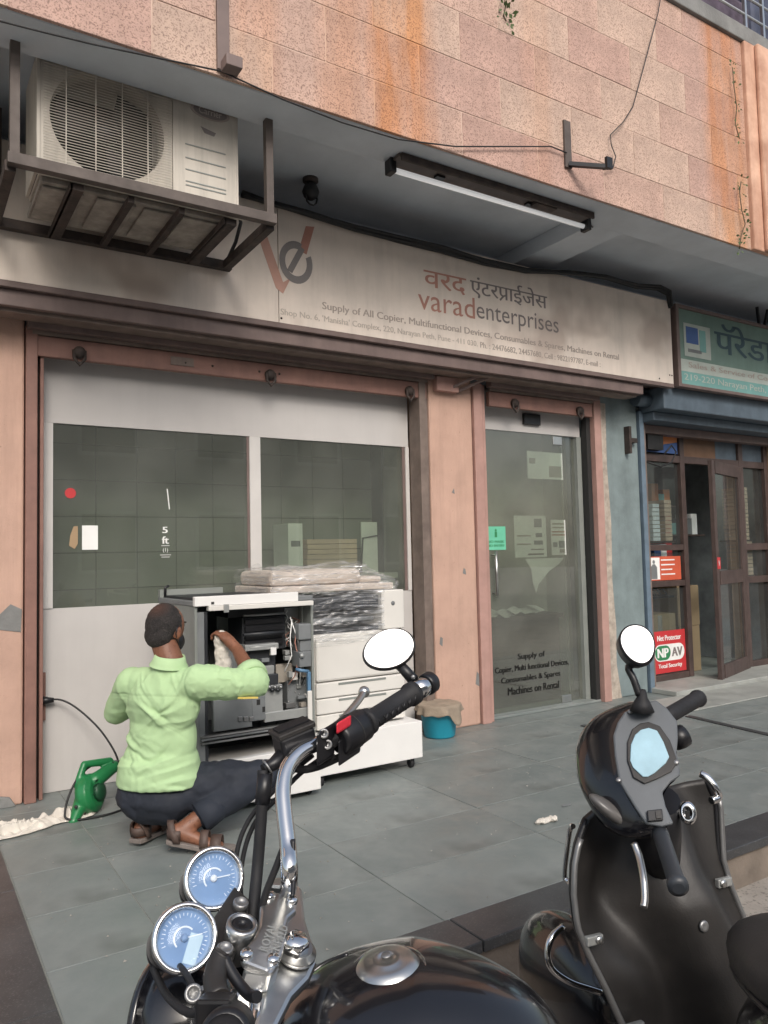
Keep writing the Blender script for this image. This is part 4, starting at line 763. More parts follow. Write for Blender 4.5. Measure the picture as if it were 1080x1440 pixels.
def topf(u, v):   # over the lid: front apron, top, following a soft loaf
    x = 1.725+.84*u; a_ = v*2.2
    top = 1.20+.012*math.sin(x*9)-max(0, (x-2.33))*.32
    if a_ < 1: y, z = -.715-.01*math.sin(a_*3), 1.05+(top-1.05)*a_
    else: y, z = -.715+(a_-1)*.45, top+.01*math.sin((a_-1)*4)
    k = wr((x*.7, y, z*.9), .02); return V((x+(k*1.2 if u in (0, 1) else 0), y-k*(1 if a_ < 1 else 0), z+k))
film(topf, 80, 50)
film(lambda u, v: V((1.722+wr((u, v, .3), .01), -.70+.5*u, 1.05+.14*v)), 20, 14)

# ================================================================== man
Fb = V((.78, .63, 0)).normalized(); Rb = V((Fb.y, -Fb.x, 0))
hip = at(230, 1106, 3.5); SC = at(232, 956, 3.46); SR = SC+Rb*.172+V((0, 0, -.005)); SLs = SC-Rb*.178+V((0, 0, -.01))
nk = at(240, 922, 3.46); hd_ = at(233, 884, 3.5)
FH = V((.84, .54, -.14)).normalized(); RH = V((FH.y, -FH.x, 0)).normalized(); UH = RH.cross(FH)
hR, hL = hip+Rb*.10, hip-Rb*.10
kR = at(372, 1090, 3.52); kL = hL+Fb*.40+Z_*.13
hlR, toR = at(250, 1172, 3.31), at(300, 1196, 3.31); anR = at(277, 1152, 3.36)
hlL = at(198, 1170, 3.43); toL = hlL+Fb*.21-Z_*.055; anL = hlL+V((.03, .03, .07))
toR.z = .03; toL.z = .03
eR, wR, pR = at(357, 957, 3.50), at(334, 914, 3.67), at(318, 897, 3.72)
eL = at(164, 1002, 3.62); wL = eL+Fb*.24+Z_*.03
man = thing('person', 'man in light green shirt and navy trousers squatting at the opened copier', 'person', (1.05, -1.1, 0))
b = MB()
b.ell(hd_+UH*.012, FH, RH, UH, .094, .074, .10); b.ell(hd_+FH*.022-UH*.055, FH, RH, UH, .068, .058, .068)
b.ell(hd_+FH*.09-UH*.03, FH, RH, UH, .018, .012, .02); b.cap(hd_+FH*.085-UH*.0, .01, hd_+FH*.098-UH*.03, .012)            # nose
b.cap(hd_-FH*.015-UH*.05, .056, nk-Z_*.03, .060)
for s in (1, -1): b.ell(hd_+RH*s*.076-FH*.008-UH*.015, (FH+RH*s*.5), RH, UH, .020, .009, .032)   # ears
b.ell(SC.lerp(hip, .2), Rb, Fb, Z_, .16, .10, .13); b.ell(SC.lerp(hip, .62), Rb, Fb, Z_, .14, .10, .16); b.ell(hip, Rb, Fb, Z_, .15, .11, .10)
for (p, r0, q, r1) in ((SR, .05, eR, .042), (eR, .042, wR, .029), (SLs, .05, eL, .042), (eL, .042, wL, .028), (hR, .08, kR, .055), (hL, .08, kL, .055), (kR, .052, anR, .036), (kL, .052, anL, .036),
        (anR, .038, hlR, .036), (hlR+Z_*.01, .034, toR, .022), (anL, .037, hlL, .035), (hlL+Z_*.01, .033, toL, .022), (wL, .03, wL+Fb*.09, .022), (nk-Z_*.02, .055, SC, .07)): b.cap(p, r0, q, r1)
for tt, f_ in ((toR, (toR-hlR)), (toL, (toL-hlL))):
    f_ = V((f_.x, f_.y, 0)).normalized(); g_ = V((f_.y, -f_.x, 0))
    for k in range(5): p = tt+g_*(k-2)*.014; p.z = .026; b.cap(p-f_*.02, .013, p+f_*(.035-.005*abs(k-1)), .010, 8)
# right hand: palm and five curled fingers closing on the rag
hx = (pR-wR).normalized(); hn = hx.cross(Z_).normalized(); hu = hn.cross(hx)
b.cap(wR, .027, wR.lerp(pR, .8), .029); b.ell(pR, hx, hn, hu, .045, .036, .022)
for k in range(4):
    o_ = hn*(.027-.018*k); ln = (.040, .046, .043, .034)[k]
    p0 = pR+hx*.03+o_; p1 = p0+hx*ln*.75-hu*.012; p2 = p1+hx*ln*.3-hu*ln*.6; p3 = p2-hx*ln*.25-hu*ln*.45
    b.cap(p0, .0105, p1, .0095, 10); b.cap(p1, .0095, p2, .0088, 10); b.cap(p2, .0088, p3, .0078, 10)
q0 = pR-hx*.012+hn*.030-hu*.006; q1 = q0+hx*.035+hn*.012-hu*.022; q2 = q1+hx*.024-hn*.006-hu*.018
b.cap(q0, .013, q1, .0108, 10); b.cap(q1, .0108, q2, .009, 10)
body = blob('body', b, M['skin'], man, .0055, 5)
def hairfn(p, n): return n*(.0016*nz(p, 75)+.0014*nz(p, 170))
hairm = mat('short_dark_hair', (.022, .018, .017), .75, var=.45, scale=40, bump=1, bscale=230, spk=((.085, .075, .068), 240, .3))
hb = MB(); hb.ell(hd_-FH*.014+UH*.016, FH, RH, UH, .087, .080, .099); hb.ell(hd_-FH*.045-UH*.03, FH, RH, UH, .050, .069, .062)
hair = blob('hair', hb, hairm, man, .005, 3, hairfn)
tht = hair.data.materials[0].node_tree; bb = tht.nodes['Principled BSDF']; s0 = bb.inputs['Base Color'].links[0].from_socket
tc = tht.nodes.new('ShaderNodeTexCoord'); vd = tht.nodes.new('ShaderNodeVectorMath'); vd.operation = 'DISTANCE'; crown = hd_-org(hair)+UH*.082-FH*.062; vd.inputs[1].default_value = crown
tht.links.new(tc.outputs['Object'], vd.inputs[0]); mr = tht.nodes.new('ShaderNodeMapRange'); mr.inputs[1].default_value = .012; mr.inputs[2].default_value = .062; mr.inputs[3].default_value = .72; mr.inputs[4].default_value = 0; tht.links.new(vd.outputs['Value'], mr.inputs[0])
mx = tht.nodes.new('ShaderNodeMix'); mx.data_type = 'RGBA'; tht.links.new(mr.outputs[0], mx.inputs[0]); tht.links.new(s0, mx.inputs[6]); mx.inputs[7].default_value = (.10, .042, .026, 1); tht.links.new(mx.outputs[2], bb.inputs['Base Color'])   # thinning crown
mk_ = MB(); mk_.ell(hd_+FH*.046-UH*.055, FH, RH, UH, .058, .062, .056); mask = blob('face_mask', mk_, M['black'], man, .005, 3)
st_ = MB()
for s in (1, -1):
    e_ = hd_+RH*s*.082-FH*.022; c_ = hd_+RH*s*.064+FH*.03
    st_.tube([c_-UH*.025, hd_+RH*s*.076+FH*.006+UH*.01, e_+UH*.012+RH*s*.004, e_-FH*.006-UH*.02+RH*s*.002, hd_+RH*s*.07-UH*.05, c_-UH*.08], .0032, 6)
mk('mask_strap', st_, M['black'], mask)
for s in (1, -1):
    ey = mk('eye', MB().ell(hd_+FH*.074+RH*s*.031+UH*.012, FH, RH, UH, .010, .013, .008, 12, 8), M['paper'], man)
    mk('iris', MB().ell(hd_+FH*.0825+RH*s*.031+UH*.012, FH, RH, UH, .003, .005, .005, 10, 6), M['dark'], ey); mk('eyebrow', MB().cap(hd_+FH*.086+RH*s*.015+UH*.034, .004, hd_+FH*.076+RH*s*.05+UH*.034, .003, 8), hairm, man)
# shirt
sb_ = MB(); mid = SC.lerp(hip, .5)
sb_.ell(SC.lerp(hip, .20)-Fb*.01, Rb, Fb, Z_, .184, .112, .165); sb_.ell(SC.lerp(hip, .52)-Fb*.012, Rb, Fb, Z_, .165, .115, .22); sb_.ell(SC.lerp(hip, .74)-Fb*.02, Rb, Fb, Z_, .178, .130, .13)
low = SC.lerp(hip, .955); sb_.lathe(low-Fb*.030, Z_, [(.001, .002), (.15, .002), (.156, .006), (.154, .04), (.142, .12), (.001, .13)], 28, 1.28, Rb)
sb_.cap(nk-Z_*.055, .070, SC-Z_*.04, .10); sb_.cap(SC-Rb*.12-Z_*.02, .075, SC+Rb*.12-Z_*.02, .075)
sb_.cap(SR, .080, SR.lerp(eR, .55)-Z_*.012, .074); sb_.cap(SR.lerp(eR, .5)-Z_*.014, .074, eR-Z_*.010, .067); sb_.cap(eR-Z_*.004, .066, eR.lerp(wR, .17), .064)
sb_.cap(SLs+V((0, 0, -.012)), .076, eL, .060); sb_.cap(eL, .06, eL.lerp(wL, .3), .055)
ax1 = (Rb*.75+Z_*.65).normalized(); ax2 = (Z_*.95-Rb*.3).normalized(); ua = (eR-SR).normalized()
rs3 = random.Random(5); CR = []
for k in range(46):
    x_, z_ = rs3.uniform(-.19, .19), rs3.uniform(-.50, .02); an = rs3.choice((-.75, -.5, .35, .6, .9))+rs3.uniform(-.25, .25)
    if z_ < -.36: an *= .45
    if z_ > -.12: an = rs3.choice((-1.15, -.9, .9, 1.2))
    CR.append((x_, z_, math.cos(an), math.sin(an), rs3.uniform(.05, .13), rs3.uniform(.007, .014), rs3.uniform(.003, .0075)*(1.45 if z_ < -.28 else 1)*rs3.choice((1, 1, -.8))))
def shirtfold(p, n):
    rel = p-SC; x, z = rel.dot(Rb), rel.z; wv = fbm(p, 5); low_ = max(0, min(1, (-z-.18)/.3)); arm = max(0, min(1, (x-.12)/.08)) if z > -.14 else 0
    back = max(0, -n.dot(Fb)*.8+.2); d = .005*fbm(p, 4.5, 2)
    x2, z2 = x+.018*nz(p, 9), z+.018*nz(p, 9, 5)
    for (cx_, cz_, c_, s_, ln, wd, am) in CR:
        u, v = (x2-cx_)*c_+(z2-cz_)*s_, -(x2-cx_)*s_+(z2-cz_)*c_
        if abs(u) < ln*2 and abs(v) < wd*5: d += (1-arm)*back*am*math.exp(-(u/ln)**2)*(math.exp(-abs(v)/wd)-.55*math.exp(-((v-wd*2.0)/(wd*1.4))**2))
    if not arm: d -= back*(.0035*math.exp(-((z+.055+.03*abs(x))/.005)**2)+.002*math.exp(-((z+.067+.03*abs(x))/.004)**2))
    d -= .004*back*math.exp(-((x-.150-.12*max(0, -z-.05))/.006)**2)*(1 if -.16 < z else 0)
    d += low_*.004*math.sin(z*95+9*wv+x*14)*max(0, .3+nz(p, 4, 7)*1.6)
    if arm: al = (p-SR).dot(ua); ar_ = abs(math.sin(al*38+3.5*fbm(p, 7)+p.z*16)); d += arm*(.0065*(1-ar_)**2*(.3+abs(nz(p, 6, 1))*1.6)-.001+.002*nz(p, 7))
    return n*d
shirt = blob('shirt', sb_, M['shirt'], man, .0058, 10, shirtfold)
mk('collar', MB().lathe(nk-Z_*.014-Fb*.008, (nk-SC).normalized()+Z_*.5-Fb*.1, [(.085, -.030), (.074, -.012), (.065, .017), (.061, .018), (.061, -.02)], 28, 1.03, cap=False), M['shirt'], shirt)
cf = (wR-eR).normalized(); mk('cuff', MB().lathe(eR+cf*.045, cf, [(.066, -.03), (.074, -.028), (.075, .0), (.070, .024), (.045, .026)], 20), M['shirt'], shirt)
mk('cuff_tag', MB().obox(eR-Z_*.07-V((.05, .05, -.005)), eR-SR, Rb, Z_, .035, .012, .004), M['yellow'], shirt)
tb_ = MB(); tb_.ell(hip-Z_*.03-Fb*.03, Rb, Fb, Z_, .205, .160, .105); tb_.ell(hip-Z_*.045-Fb*.05, Rb, Fb, Z_, .185, .13, .105)
for (h_, k_, a_) in ((hR, kR, anR), (hL, kL, anL)): tb_.cap(h_, .112, k_, .074); tb_.cap(k_, .072, k_.lerp(a_, .45), .070); tb_.cap(k_.lerp(a_, .45), .070, k_.lerp(a_, .86), .062)
def trfold(p, n):
    dt = (p-hR).dot((kR-hR).normalized()); sh = max(0, min(1, (p-kR).dot(Rb)*0+1))
    return n*(.0045*math.sin(dt*52+7*fbm(p, 5))*max(0, .4+nz(p, 5))+.008*fbm(p, 6, 4)+.004*math.sin(p.z*70+p.x*40+5*fbm(p, 4))*max(0, nz(p, 4, 9)+.2))
tro = blob('trousers', tb_, M['trouser'], man, .0075, 7, trfold)
sa = (anR-kR).normalized(); cc_ = kR.lerp(anR, .90); mk('cuff', MB().lathe(cc_, sa, [(.058, -.09), (.066, -.03), (.072, .025), (.066, .025), (.056, -.05)], 20, 1.1), M['trouser'], tro)
mk('belt', MB().lathe(hip+Z_*.085-Fb*.015, Z_, [(.132, -.016), (.137, -.014), (.137, .014), (.132, .016)], 28, 1.32, Rb), M['black'], tro)
for (h_, t_, tilt) in ((hlR, toR, 1), (hlL, toL, 1)):
    f_ = (t_-h_); f_ = V((f_.x, f_.y, 0)).normalized(); g_ = V((f_.y, -f_.x, 0)); hz_ = h_.z-.040
    sd_ = MB(); prof = [(-.045, .030), (-.02, .038), (.06, .036), (.13, .043), (.19, .044), (.235, .03), (.25, .012)]
    def hgt(s): return hz_*(1-min(1, max(0, (s+.045)/.20)))+.004
    top, bot = [], []
    L1 = [h_*1 for _ in prof]
    pts_l = [V((h_.x, h_.y, 0))+f_*s-g_*w_+Z_*hgt(s) for s, w_ in prof]; pts_r = [V((h_.x, h_.y, 0))+f_*s+g_*w_+Z_*hgt(s) for s, w_ in prof]; n_ = len(prof)
    vs = pts_l+pts_r+[p+Z_*.020 for p in pts_l]+[p+Z_*.020 for p in pts_r]
    fs = [(i, i+1, n_+i+1, n_+i) for i in range(n_-1)]+[(2*n_+i, 3*n_+i, 3*n_+i+1, 2*n_+i+1) for i in range(n_-1)]+[(i, 2*n_+i, 2*n_+i+1, i+1) for i in range(n_-1)]+[(n_+i, n_+i+1, 3*n_+i+1, 3*n_+i) for i in range(n_-1)]+[(0, n_, 3*n_, 2*n_), (n_-1, 3*n_-1, 4*n_-1, 2*n_-1)]
    sdl = mk('sandal', MB().add(vs, fs), M['sole'], man, bevel=.004)
    bs = V((h_.x, h_.y, 0))
    def strap(s, lift, wd, lean=0):
        pts = [bs+f_*(s+lean*math.sin(math.pi*k/8))+g_*(.043*math.cos(math.pi*k/8))+Z_*(hgt(s)+.015+lift*math.sin(math.pi*k/8)) for k in range(9)]
        m_ = MB(); q = [p+f_*wd for p in pts]; m_.add(pts+q, [(i, i+1, 10+i, 9+i) for i in range(8)], True); mk('strap', m_, M['sandal'], sdl, solid=.005)
    strap(.10, .062, .035); strap(.145, .052, .045); strap(-.01, .085, .03, -.035)
    pts = [bs+f_*(.02-.065*math.sin(math.pi*k/8))+g_*(.040*math.cos(math.pi*k/8))+Z_*(hgt(0)+.05) for k in range(9)]; m_ = MB(); m_.add([p-Z_*.018 for p in pts]+[p+Z_*.018 for p in pts], [(i, i+1, 10+i, 9+i) for i in range(8)], True); mk('heel_strap', m_, M['sandal'], sdl, solid=.006)
rg = MB(); rc = pR+hx*.045-Z_*.065
rg.ell(rc+Z_*.02, RT, FW, UP, .034, .026, .055); rg.ell(rc-UP*.045+RT*.006, RT, FW, UP, .040, .03, .06); rg.ell(rc-UP*.09+RT*.012, RT, FW, UP, .044, .032, .05)
rag = blob('cleaning_rag', rg, M['rag'], None, .005, 3, lambda p, n: n*(.010*fbm((p.x*14, p.y*14, p.z*5), 1)+.005*nz(p, 60)), loc=rc)
tag(rag, 'off white cleaning rag held in the raised hand of the squatting man', 'rag')

# ================================================================== small things on the floor
for (c, rx, ry, lab) in (((.43, -.57, 0), .20, .095, 'crumpled dirty white rag at the far left by the pillar'), ((.70, -.52, 0), .155, .07, 'crumpled white cloth next to the blower')):
    def rf(u, v, c=c, rx=rx, ry=ry):
        a = u*2*math.pi; rr = 1-v; ca, sa_ = math.cos(a), math.sin(a); e = 1+.30*nz((ca*1.5+c[0]*9, sa_*1.5, 2), 1)+.10*nz((ca*5, sa_*5, c[0]), 1)
        x, y = c[0]+rx*e*rr*ca, c[1]+ry*e*rr*sa_; wx, wy = x+.03*nz((x*9, y*9, 3), 1), y+.03*nz((x*9, y*9, 8), 1)
        r1 = 1-abs(nz((wx*10+wy*6, wy*19-wx*5, c[0]*7), 1))*2.2; r2 = 1-abs(nz((wx*26, wy*30, 5+c[0]), 1))*2.0
        return V((x+.012*nz((x*20, y*20, 1), 1), y, max(.003, .006+(1-rr**3)*(.040*max(0, r1)**1.5+.014*max(0, r2)))))
    tag(mk('cloth', MB().grid(rf, 110, 40), M['rag'], loc=V(c), solid=.003), lab, 'cloth')
bw = thing('blower', 'green electric hand blower lying on the floor by the white panel', 'blower', (.9, -.42, 0))
g = MB(); bc = V((.835, -.50, .098)); bx = V((.75, -.6, .25)).normalized()
g.lathe(bc-bx*.05, bx, [(.04, 0), (.085, .006), (.098, .03), (.095, .065), (.07, .085), (.001, .088)], 28)
g.cap(bc+V((-.02, .02, .02)), .045, bc+V((-.10, -.08, -.10)), .026); g.cap(bc+V((.02, 0, .06)), .04, bc+V((.12, .05, .10)), .03)
g.cap(bc+V((-.07, 0, .05)), .018, bc+V((-.03, .03, .14)), .018); g.cap(bc+V((-.03, .03, .14)), .018, bc+V((.10, .06, .13)), .02)
blob('housing', g, M['bgreen'], bw, .005, 3)
for k in range(7): mk('vent_rib', MB().obox(bc+bx*.04+V((0, 0, -.06+.02*k)), V((.6, .75, 0)), bx, Z_, .055-.006*abs(k-3), .004, .003), mat('dark_green_plastic', (.008, .06, .025), .5), bw)
mk('motor_cap', MB().lathe(bc+bx*.036, bx, [(.05, 0), (.045, .02), (.02, .03), (.001, .031)], 20), mat('dark_green_plastic', (.008, .06, .025), .5), bw); mk('nozzle', MB().tube([bc+V((.10, .05, .10)), bc+V((.19, .10, .09))], [.034, .024], 14), M['black'], bw)
mk('screw', MB().lathe(bc+V((-.09, -.085, -.03)), (-.5, -.8, .2), [(.009, 0), (.008, .004), (.001, .005)], 10), M['dark'], bw)
pc = onY(66, 984, -.012)
cord = [pc+V((-.02, -.02, 0)), pc+V((.06, -.05, 0)), pc+V((.14, -.10, -.05)), pc+V((.24, -.16, -.16)), pc+V((.31, -.2, -.28)), pc+V((.335, -.22, -.36)), V((1.0, -.33, .17)), V((.96, -.38, .20)), V((.86, -.44, .225)), V((.76, -.50, .17)), V((.70, -.56, .06)), V((.72, -.59, .012)), V((.90, -.60, .008)), V((1.05, -.5, .01)), V((1.12, -.45, .06))]
from mathutils.geometry import interpolate_bezier
def smooth(p, k=6):
    p = [V(q) for q in p]; out = []
    for i in range(len(p)-1):
        t0 = (p[i+1]-p[max(i-1, 0)])/6; t1 = (p[min(i+2, len(p)-1)]-p[i])/6; out += interpolate_bezier(p[i], p[i]+t0, p[i+1]-t1, p[i+1], k+1)[:-1]
    return out+[p[-1]]
cdn = thing('power_cord', 'black power cord with plug running from the socket down to the blower', 'cord', pc)
mk('cord', MB().tube(smooth(cord), .0055, 8), M['cableb'], cdn); mk('plug', MB().tube([pc+V((-.035, .0, 0)), pc+V((-.02, -.02, 0)), pc+V((.03, -.035, 0))], [.024, .024, .012], 12), M['black'], cdn)
bk_ = thing('bucket', 'blue plastic bucket covered with a brown cloth by the middle pillar', 'bucket', (3.2, -.24, 0))
bo = V((3.2, -.24, 0)); mk('bucket_body', MB().lathe(bo, Z_, [(.10, .001), (.108, .012), (.135, .20), (.142, .205), (.142, .215), (.134, .215), (.104, .02), (.001, .018)], 32), M['bucket'], bk_)
mk('bail', MB().tube([bo+V((.14*math.cos(a), -.02-.05*math.sin(a), .20-.08*math.sin(a))) for a in [k*math.pi/8 for k in range(9)]], .003, 6), M['steel'], bk_)
def clf(u, v):
    a = u*2*math.pi; rr = v*1.0; hem = .030+.025*(.5+.5*math.sin(a*2+.6))+.02*nz((math.cos(a)*2, math.sin(a)*2, 4), 1)+(.095*math.exp(-((a-4.95)/.28)**2))
    if v < .6: r_ = .152*v/.6; z = .225+.006*nz((r_*20*math.cos(a), r_*20*math.sin(a), 0), 1)+.004
    else: q = (v-.6)/.4; r_ = .153+.012*q+.012*q*math.sin(a*9+3*nz((math.cos(a), math.sin(a), 1), 1)); z = .225-.012*q-hem*q
    return bo+V((r_*math.cos(a), r_*math.sin(a), z))
tag(mk('cloth', MB().grid(clf, 80, 20), M['ragb'], solid=.003, loc=bo+Z_*.22), 'brown patterned cloth draped over the blue bucket', 'cloth')
db = thing('litter', 'small crumpled foil scrap on the grey paving', 'litter', (2.55, -1.94, 0))
blob('scrap', MB().ell((2.55, -1.94, .012), X_, Y_, Z_, .05, .018, .012).ell((2.60, -1.95, .014), X_, Y_, Z_, .02, .02, .014), M['rag'], db, .004, 1, lambda p, n: n*.008*nz(p, 90))
tag(mk('litter', MB().prism([(2.78, -1.83, .003), (2.83, -1.835, .003), (2.85, -1.82, .003), (2.80, -1.81, .003)], (0, 0, .004)), M['copg']), 'tiny grey leaf scrap beyond the foil scrap on the paving', 'litter')

# ================================================================== motorcycle
mo_ = thing('motorcycle', 'black and chrome motorcycle with twin round gauges in the foreground', 'motorcycle', (.75, -3.8, -.18))
def mkm(n_, b_, m, par=None, **k): return mk(n_, b_, M[m] if isinstance(m, str) else m, par or mo_, **k)
br = V((.74, .67, 0)).normalized(); bh = V((-br.y, br.x, 0)); vup = V((.15, -.41, .90)).normalized()
hbd = V((-.85, .53, 0)).normalized(); rbd = V((hbd.y, -hbd.x, 0))
def gauge(px, py, t_, rpx, full):
    c = at(px, py, t_); v_ = (CAM-c).normalized(); n_ = (v_+RT*.16+UP*.10).normalized(); r_ = rpx*t_/1080
    up_ = (UP-n_*UP.dot(n_)); up_ = (up_*.92+RT*.35).normalized(); up_ = (up_-n_*up_.dot(n_)).normalized(); rt_ = up_.cross(n_)
    g_ = mkm('gauge', MB().lathe(c-n_*.068, n_, [(r_*.55, 0), (r_*.80, .006), (r_*.93, .03), (r_*.95, .062)], 32), 'matte')
    mkm('bezel', MB().lathe(c, n_, [(r_*.93, -.012), (r_*1.0, -.006), (r_*1.0, .002), (r_*.93, .007), (r_*.82, .004), (r_*.80, -.004)], 40, cap=False), 'chrome', g_)
    mkm('dial', MB().lathe(c-n_*.005, n_, [(r_*.81, 0), (r_*.81, .001)], 40), 'dial', g_)
    tk = MB()
    for k in range(25):
        a = R(215-k*10.4); d_ = rt_*math.cos(a)+up_*math.sin(a); tk.bar(c+d_*r_*(.62 if k % 3 else .58)-n_*.0035, c+d_*r_*.70-n_*.0035, r_*.02, .0006, n_)
    tk2 = mkm('dial_marks', tk, 'paper', g_); tk2['kind'] = 'stuff'
    ar = MB(); A = [R(60+k*13) for k in range(15)]
    ar.prism([c+(rt_*math.cos(a)+up_*math.sin(a))*r_*.34-n_*.0035 for a in A]+[c+(rt_*math.cos(a)+up_*math.sin(a))*r_*.29-n_*.0035 for a in reversed(A)], n_*.0006); mkm('dial_ring', ar, 'paper', g_)
    if full: mkm('lcd', MB().obox(c+rt_*r_*.34-up_*r_*.22-n_*.0034, rt_, up_, n_, r_*.20, r_*.42, .0006), 'lcd', g_)
    mkm('needle', MB().bar(c-n_*.003, c+(rt_*.82+up_*.40)*r_*.6-n_*.003, r_*.035, .001, n_), 'paper', g_); mkm('needle_hub', MB().lathe(c-n_*.0035, n_, [(r_*.12, 0), (r_*.10, .003), (.0005, .0032)], 16), 'paper' if not full else 'dial', g_)
    gg = bpy.data.materials.get('gauge_lens') or glass('gauge_lens', (.93, .96, 1), .3)
    mkm('lens', MB().lathe(c+n_*.003, n_, [(r_*.815, 0), (r_*.5, .0025), (.0005, .0035)], 32), gg, g_)
    mkm('skirt', MB().lathe(c-n_*.105-UP*.012-RT*.012, n_+UP*.2, [(r_*.2, 0), (r_*.62, .012), (r_*.70, .045)], 24), 'black', g_)
    return c, n_
g1c, gn1 = gauge(301, 1235, 1.10, 42.5, False); g2c, gn2 = gauge(260, 1319, .985, 46, True)
# instrument bracket, key barrel
cp_n = (V((.10, -.34, .93))).normalized(); CP0 = at(385, 1310, 1.0)
def cpp(px, py, dz=0): return onp(px, py, CP0+cp_n*dz, cp_n)
mkm('dash_plate', MB().prism([cpp(x, y, -.028) for x, y in ((330, 1245), (352, 1265), (348, 1300), (330, 1345), (318, 1380), (285, 1372), (300, 1330), (300, 1290))], -cp_n*.010), 'matte', bevel=.003)
for (x, y) in ((339, 1269), (317, 1333), (289, 1396)): mkm('bolt', MB().lathe(cpp(x, y, -.020), cp_n, [(.011, -.008), (.011, 0), (.008, .003), (.007, -.002), (.001, -.002)], 16), 'steel')
kc = cpp(341, 1299, -.004); kb = mkm('ignition_barrel', MB().lathe(kc-cp_n*.05, cp_n, [(.019, 0), (.021, .04), (.0205, .05), (.015, .052), (.0145, .046)], 26), 'alu'); mkm('key_slot', MB().lathe(kc-cp_n*.003, cp_n, [(.0145, 0), (.0135, .003), (.005, .0032), (.0045, .0015), (.0005, .001)], 22), 'black', kb)
# top yoke and clamp cover
yk = [(388, 1246), (408, 1236), (426, 1248), (430, 1290), (441, 1325), (446, 1352), (436, 1375), (412, 1400), (392, 1440), (366, 1478), (345, 1470), (362, 1420), (372, 1380), (376, 1330), (382, 1290)]
mkm('top_yoke', MB().prism([cpp(x, y, -.030) for x, y in yk], -cp_n*.018), 'alu', bevel=.006)
cov = [(367, 1266), (370, 1257), (378, 1252), (388, 1254), (400, 1256), (411, 1260), (418, 1268), (417, 1280), (406, 1290), (402, 1302), (403, 1318), (399, 1336), (394, 1350), (388, 1360), (376, 1366), (360, 1360), (345, 1354), (339, 1344), (344, 1332), (357, 1318), (364, 1302), (366, 1284)]
cvr = mkm('clamp_cover', MB().prism([cpp(x, y, 0) for x, y in cov], -cp_n*.012), 'alu', bevel=.004)
for x, y in ((379, 1261), (410, 1267), (347, 1343), (384, 1350)): mkm('bolt', MB().lathe(cpp(x, y, .0), cp_n, [(.0085, -.004), (.0085, .003), (.006, .006), (.0005, .0065)], 14), 'chrome', cvr)
ua_ = (cpp(398, 1284, .0008)-cpp(378, 1340, .0008)).normalized(); ub_ = (cpp(400, 1300, 0)-cpp(380, 1296, 0)); ub_ = (ub_-ua_*ub_.dot(ua_)).normalized()
yd_ = cp_n.cross(ua_).normalized()
text('lettering', 'ROYAL', M['copm'], cvr, cpp(377, 1339, .0009)+yd_*.001, ua_, yd_, .048, .011, .0003)
text('lettering', 'ENFIELD', M['copm'], cvr, cpp(377, 1339, .0009)-yd_*.014, ua_, yd_, .052, .011, .0003)
mkm('fork_nut', MB().lathe(cpp(417, 1342, -.028), cp_n, [(.0255, 0), (.0255, .006), (.019, .008), (.019, .012)], 28), 'alu')
mkm('fork_nut', MB().lathe(cpp(415, 1330, -.012), cp_n, [(.018, -.004), (.018, .010), (.013, .014), (.0005, .0145)], 6), 'chrome')
for (x, y) in ((396, 1252), (365, 1372)): mkm('riser_clamp', MB().obox(cpp(x, y, -.022), br, bh, cp_n, .014, .02, .016), 'alu', bevel=.006)
# handlebar
bar_r = [cpp(384, 1310, -.020), cpp(402, 1262, -.018), at(407, 1232, 1.02), at(405, 1190, 1.045), at(400, 1145, 1.075), at(398, 1110, 1.10), at(404, 1080, 1.125), at(422, 1058, 1.15), at(447, 1045, 1.175), at(475, 1036, 1.20)]
cmid = bar_r[0]
bar_l = [cmid, cpp(368, 1355, -.018), at(363, 1392, .955), at(361, 1428, .92), at(356, 1468, .88), at(345, 1490, .83), at(333, 1478, .78), at(322, 1450, .735)]
mkm('handlebar', MB().tube(smooth(list(reversed(bar_l))+bar_r[1:], 5), .0115, 16), 'chrome')
ga, gb_ = at(520, 1013, 1.235), at(582, 974, 1.325); gd = (gb_-ga).normalized()
mkm('inner_tube', MB().tube([bar_r[-1]-gd*.02, ga], .0115, 12), 'black')
gp = [];  gl_ = (gb_-ga).length
grip = mkm('grip', MB().lathe(ga, gd, [(.0175, -.012), (.0215, -.010), (.0215, -.002), (.0155, 0), (.0160, gl_*.5), (.0165, gl_-.014), (.0205, gl_-.012), (.0205, gl_)], 24), 'rubber')
gv1 = gd.cross(FW).normalized(); gv2 = gd.cross(gv1)
for k in range(6):
    for s in (1, -1):
        p0 = ga+gd*(gl_*.12+gl_*.13*k); pts = [p0+gd*s*.012*(q-3)/3+(gv1*math.cos(a)+gv2*math.sin(a))*.0166 for q, a in enumerate([math.pi*(.5+q/6) for q in range(7)])]
        mkm('grip_groove', MB().tube(pts, .0013, 5), 'black', grip)
mkm('bar_end', MB().lathe(gb_+gd*.001, gd, [(.0172, 0), (.0172, .030), (.0165, .031)], 24), 'chrome'); mkm('bar_end_cap', MB().lathe(gb_+gd*.033, gd, [(.018, 0), (.0195, .004), (.0195, .018), (.015, .024), (.001, .025)], 24), 'black')
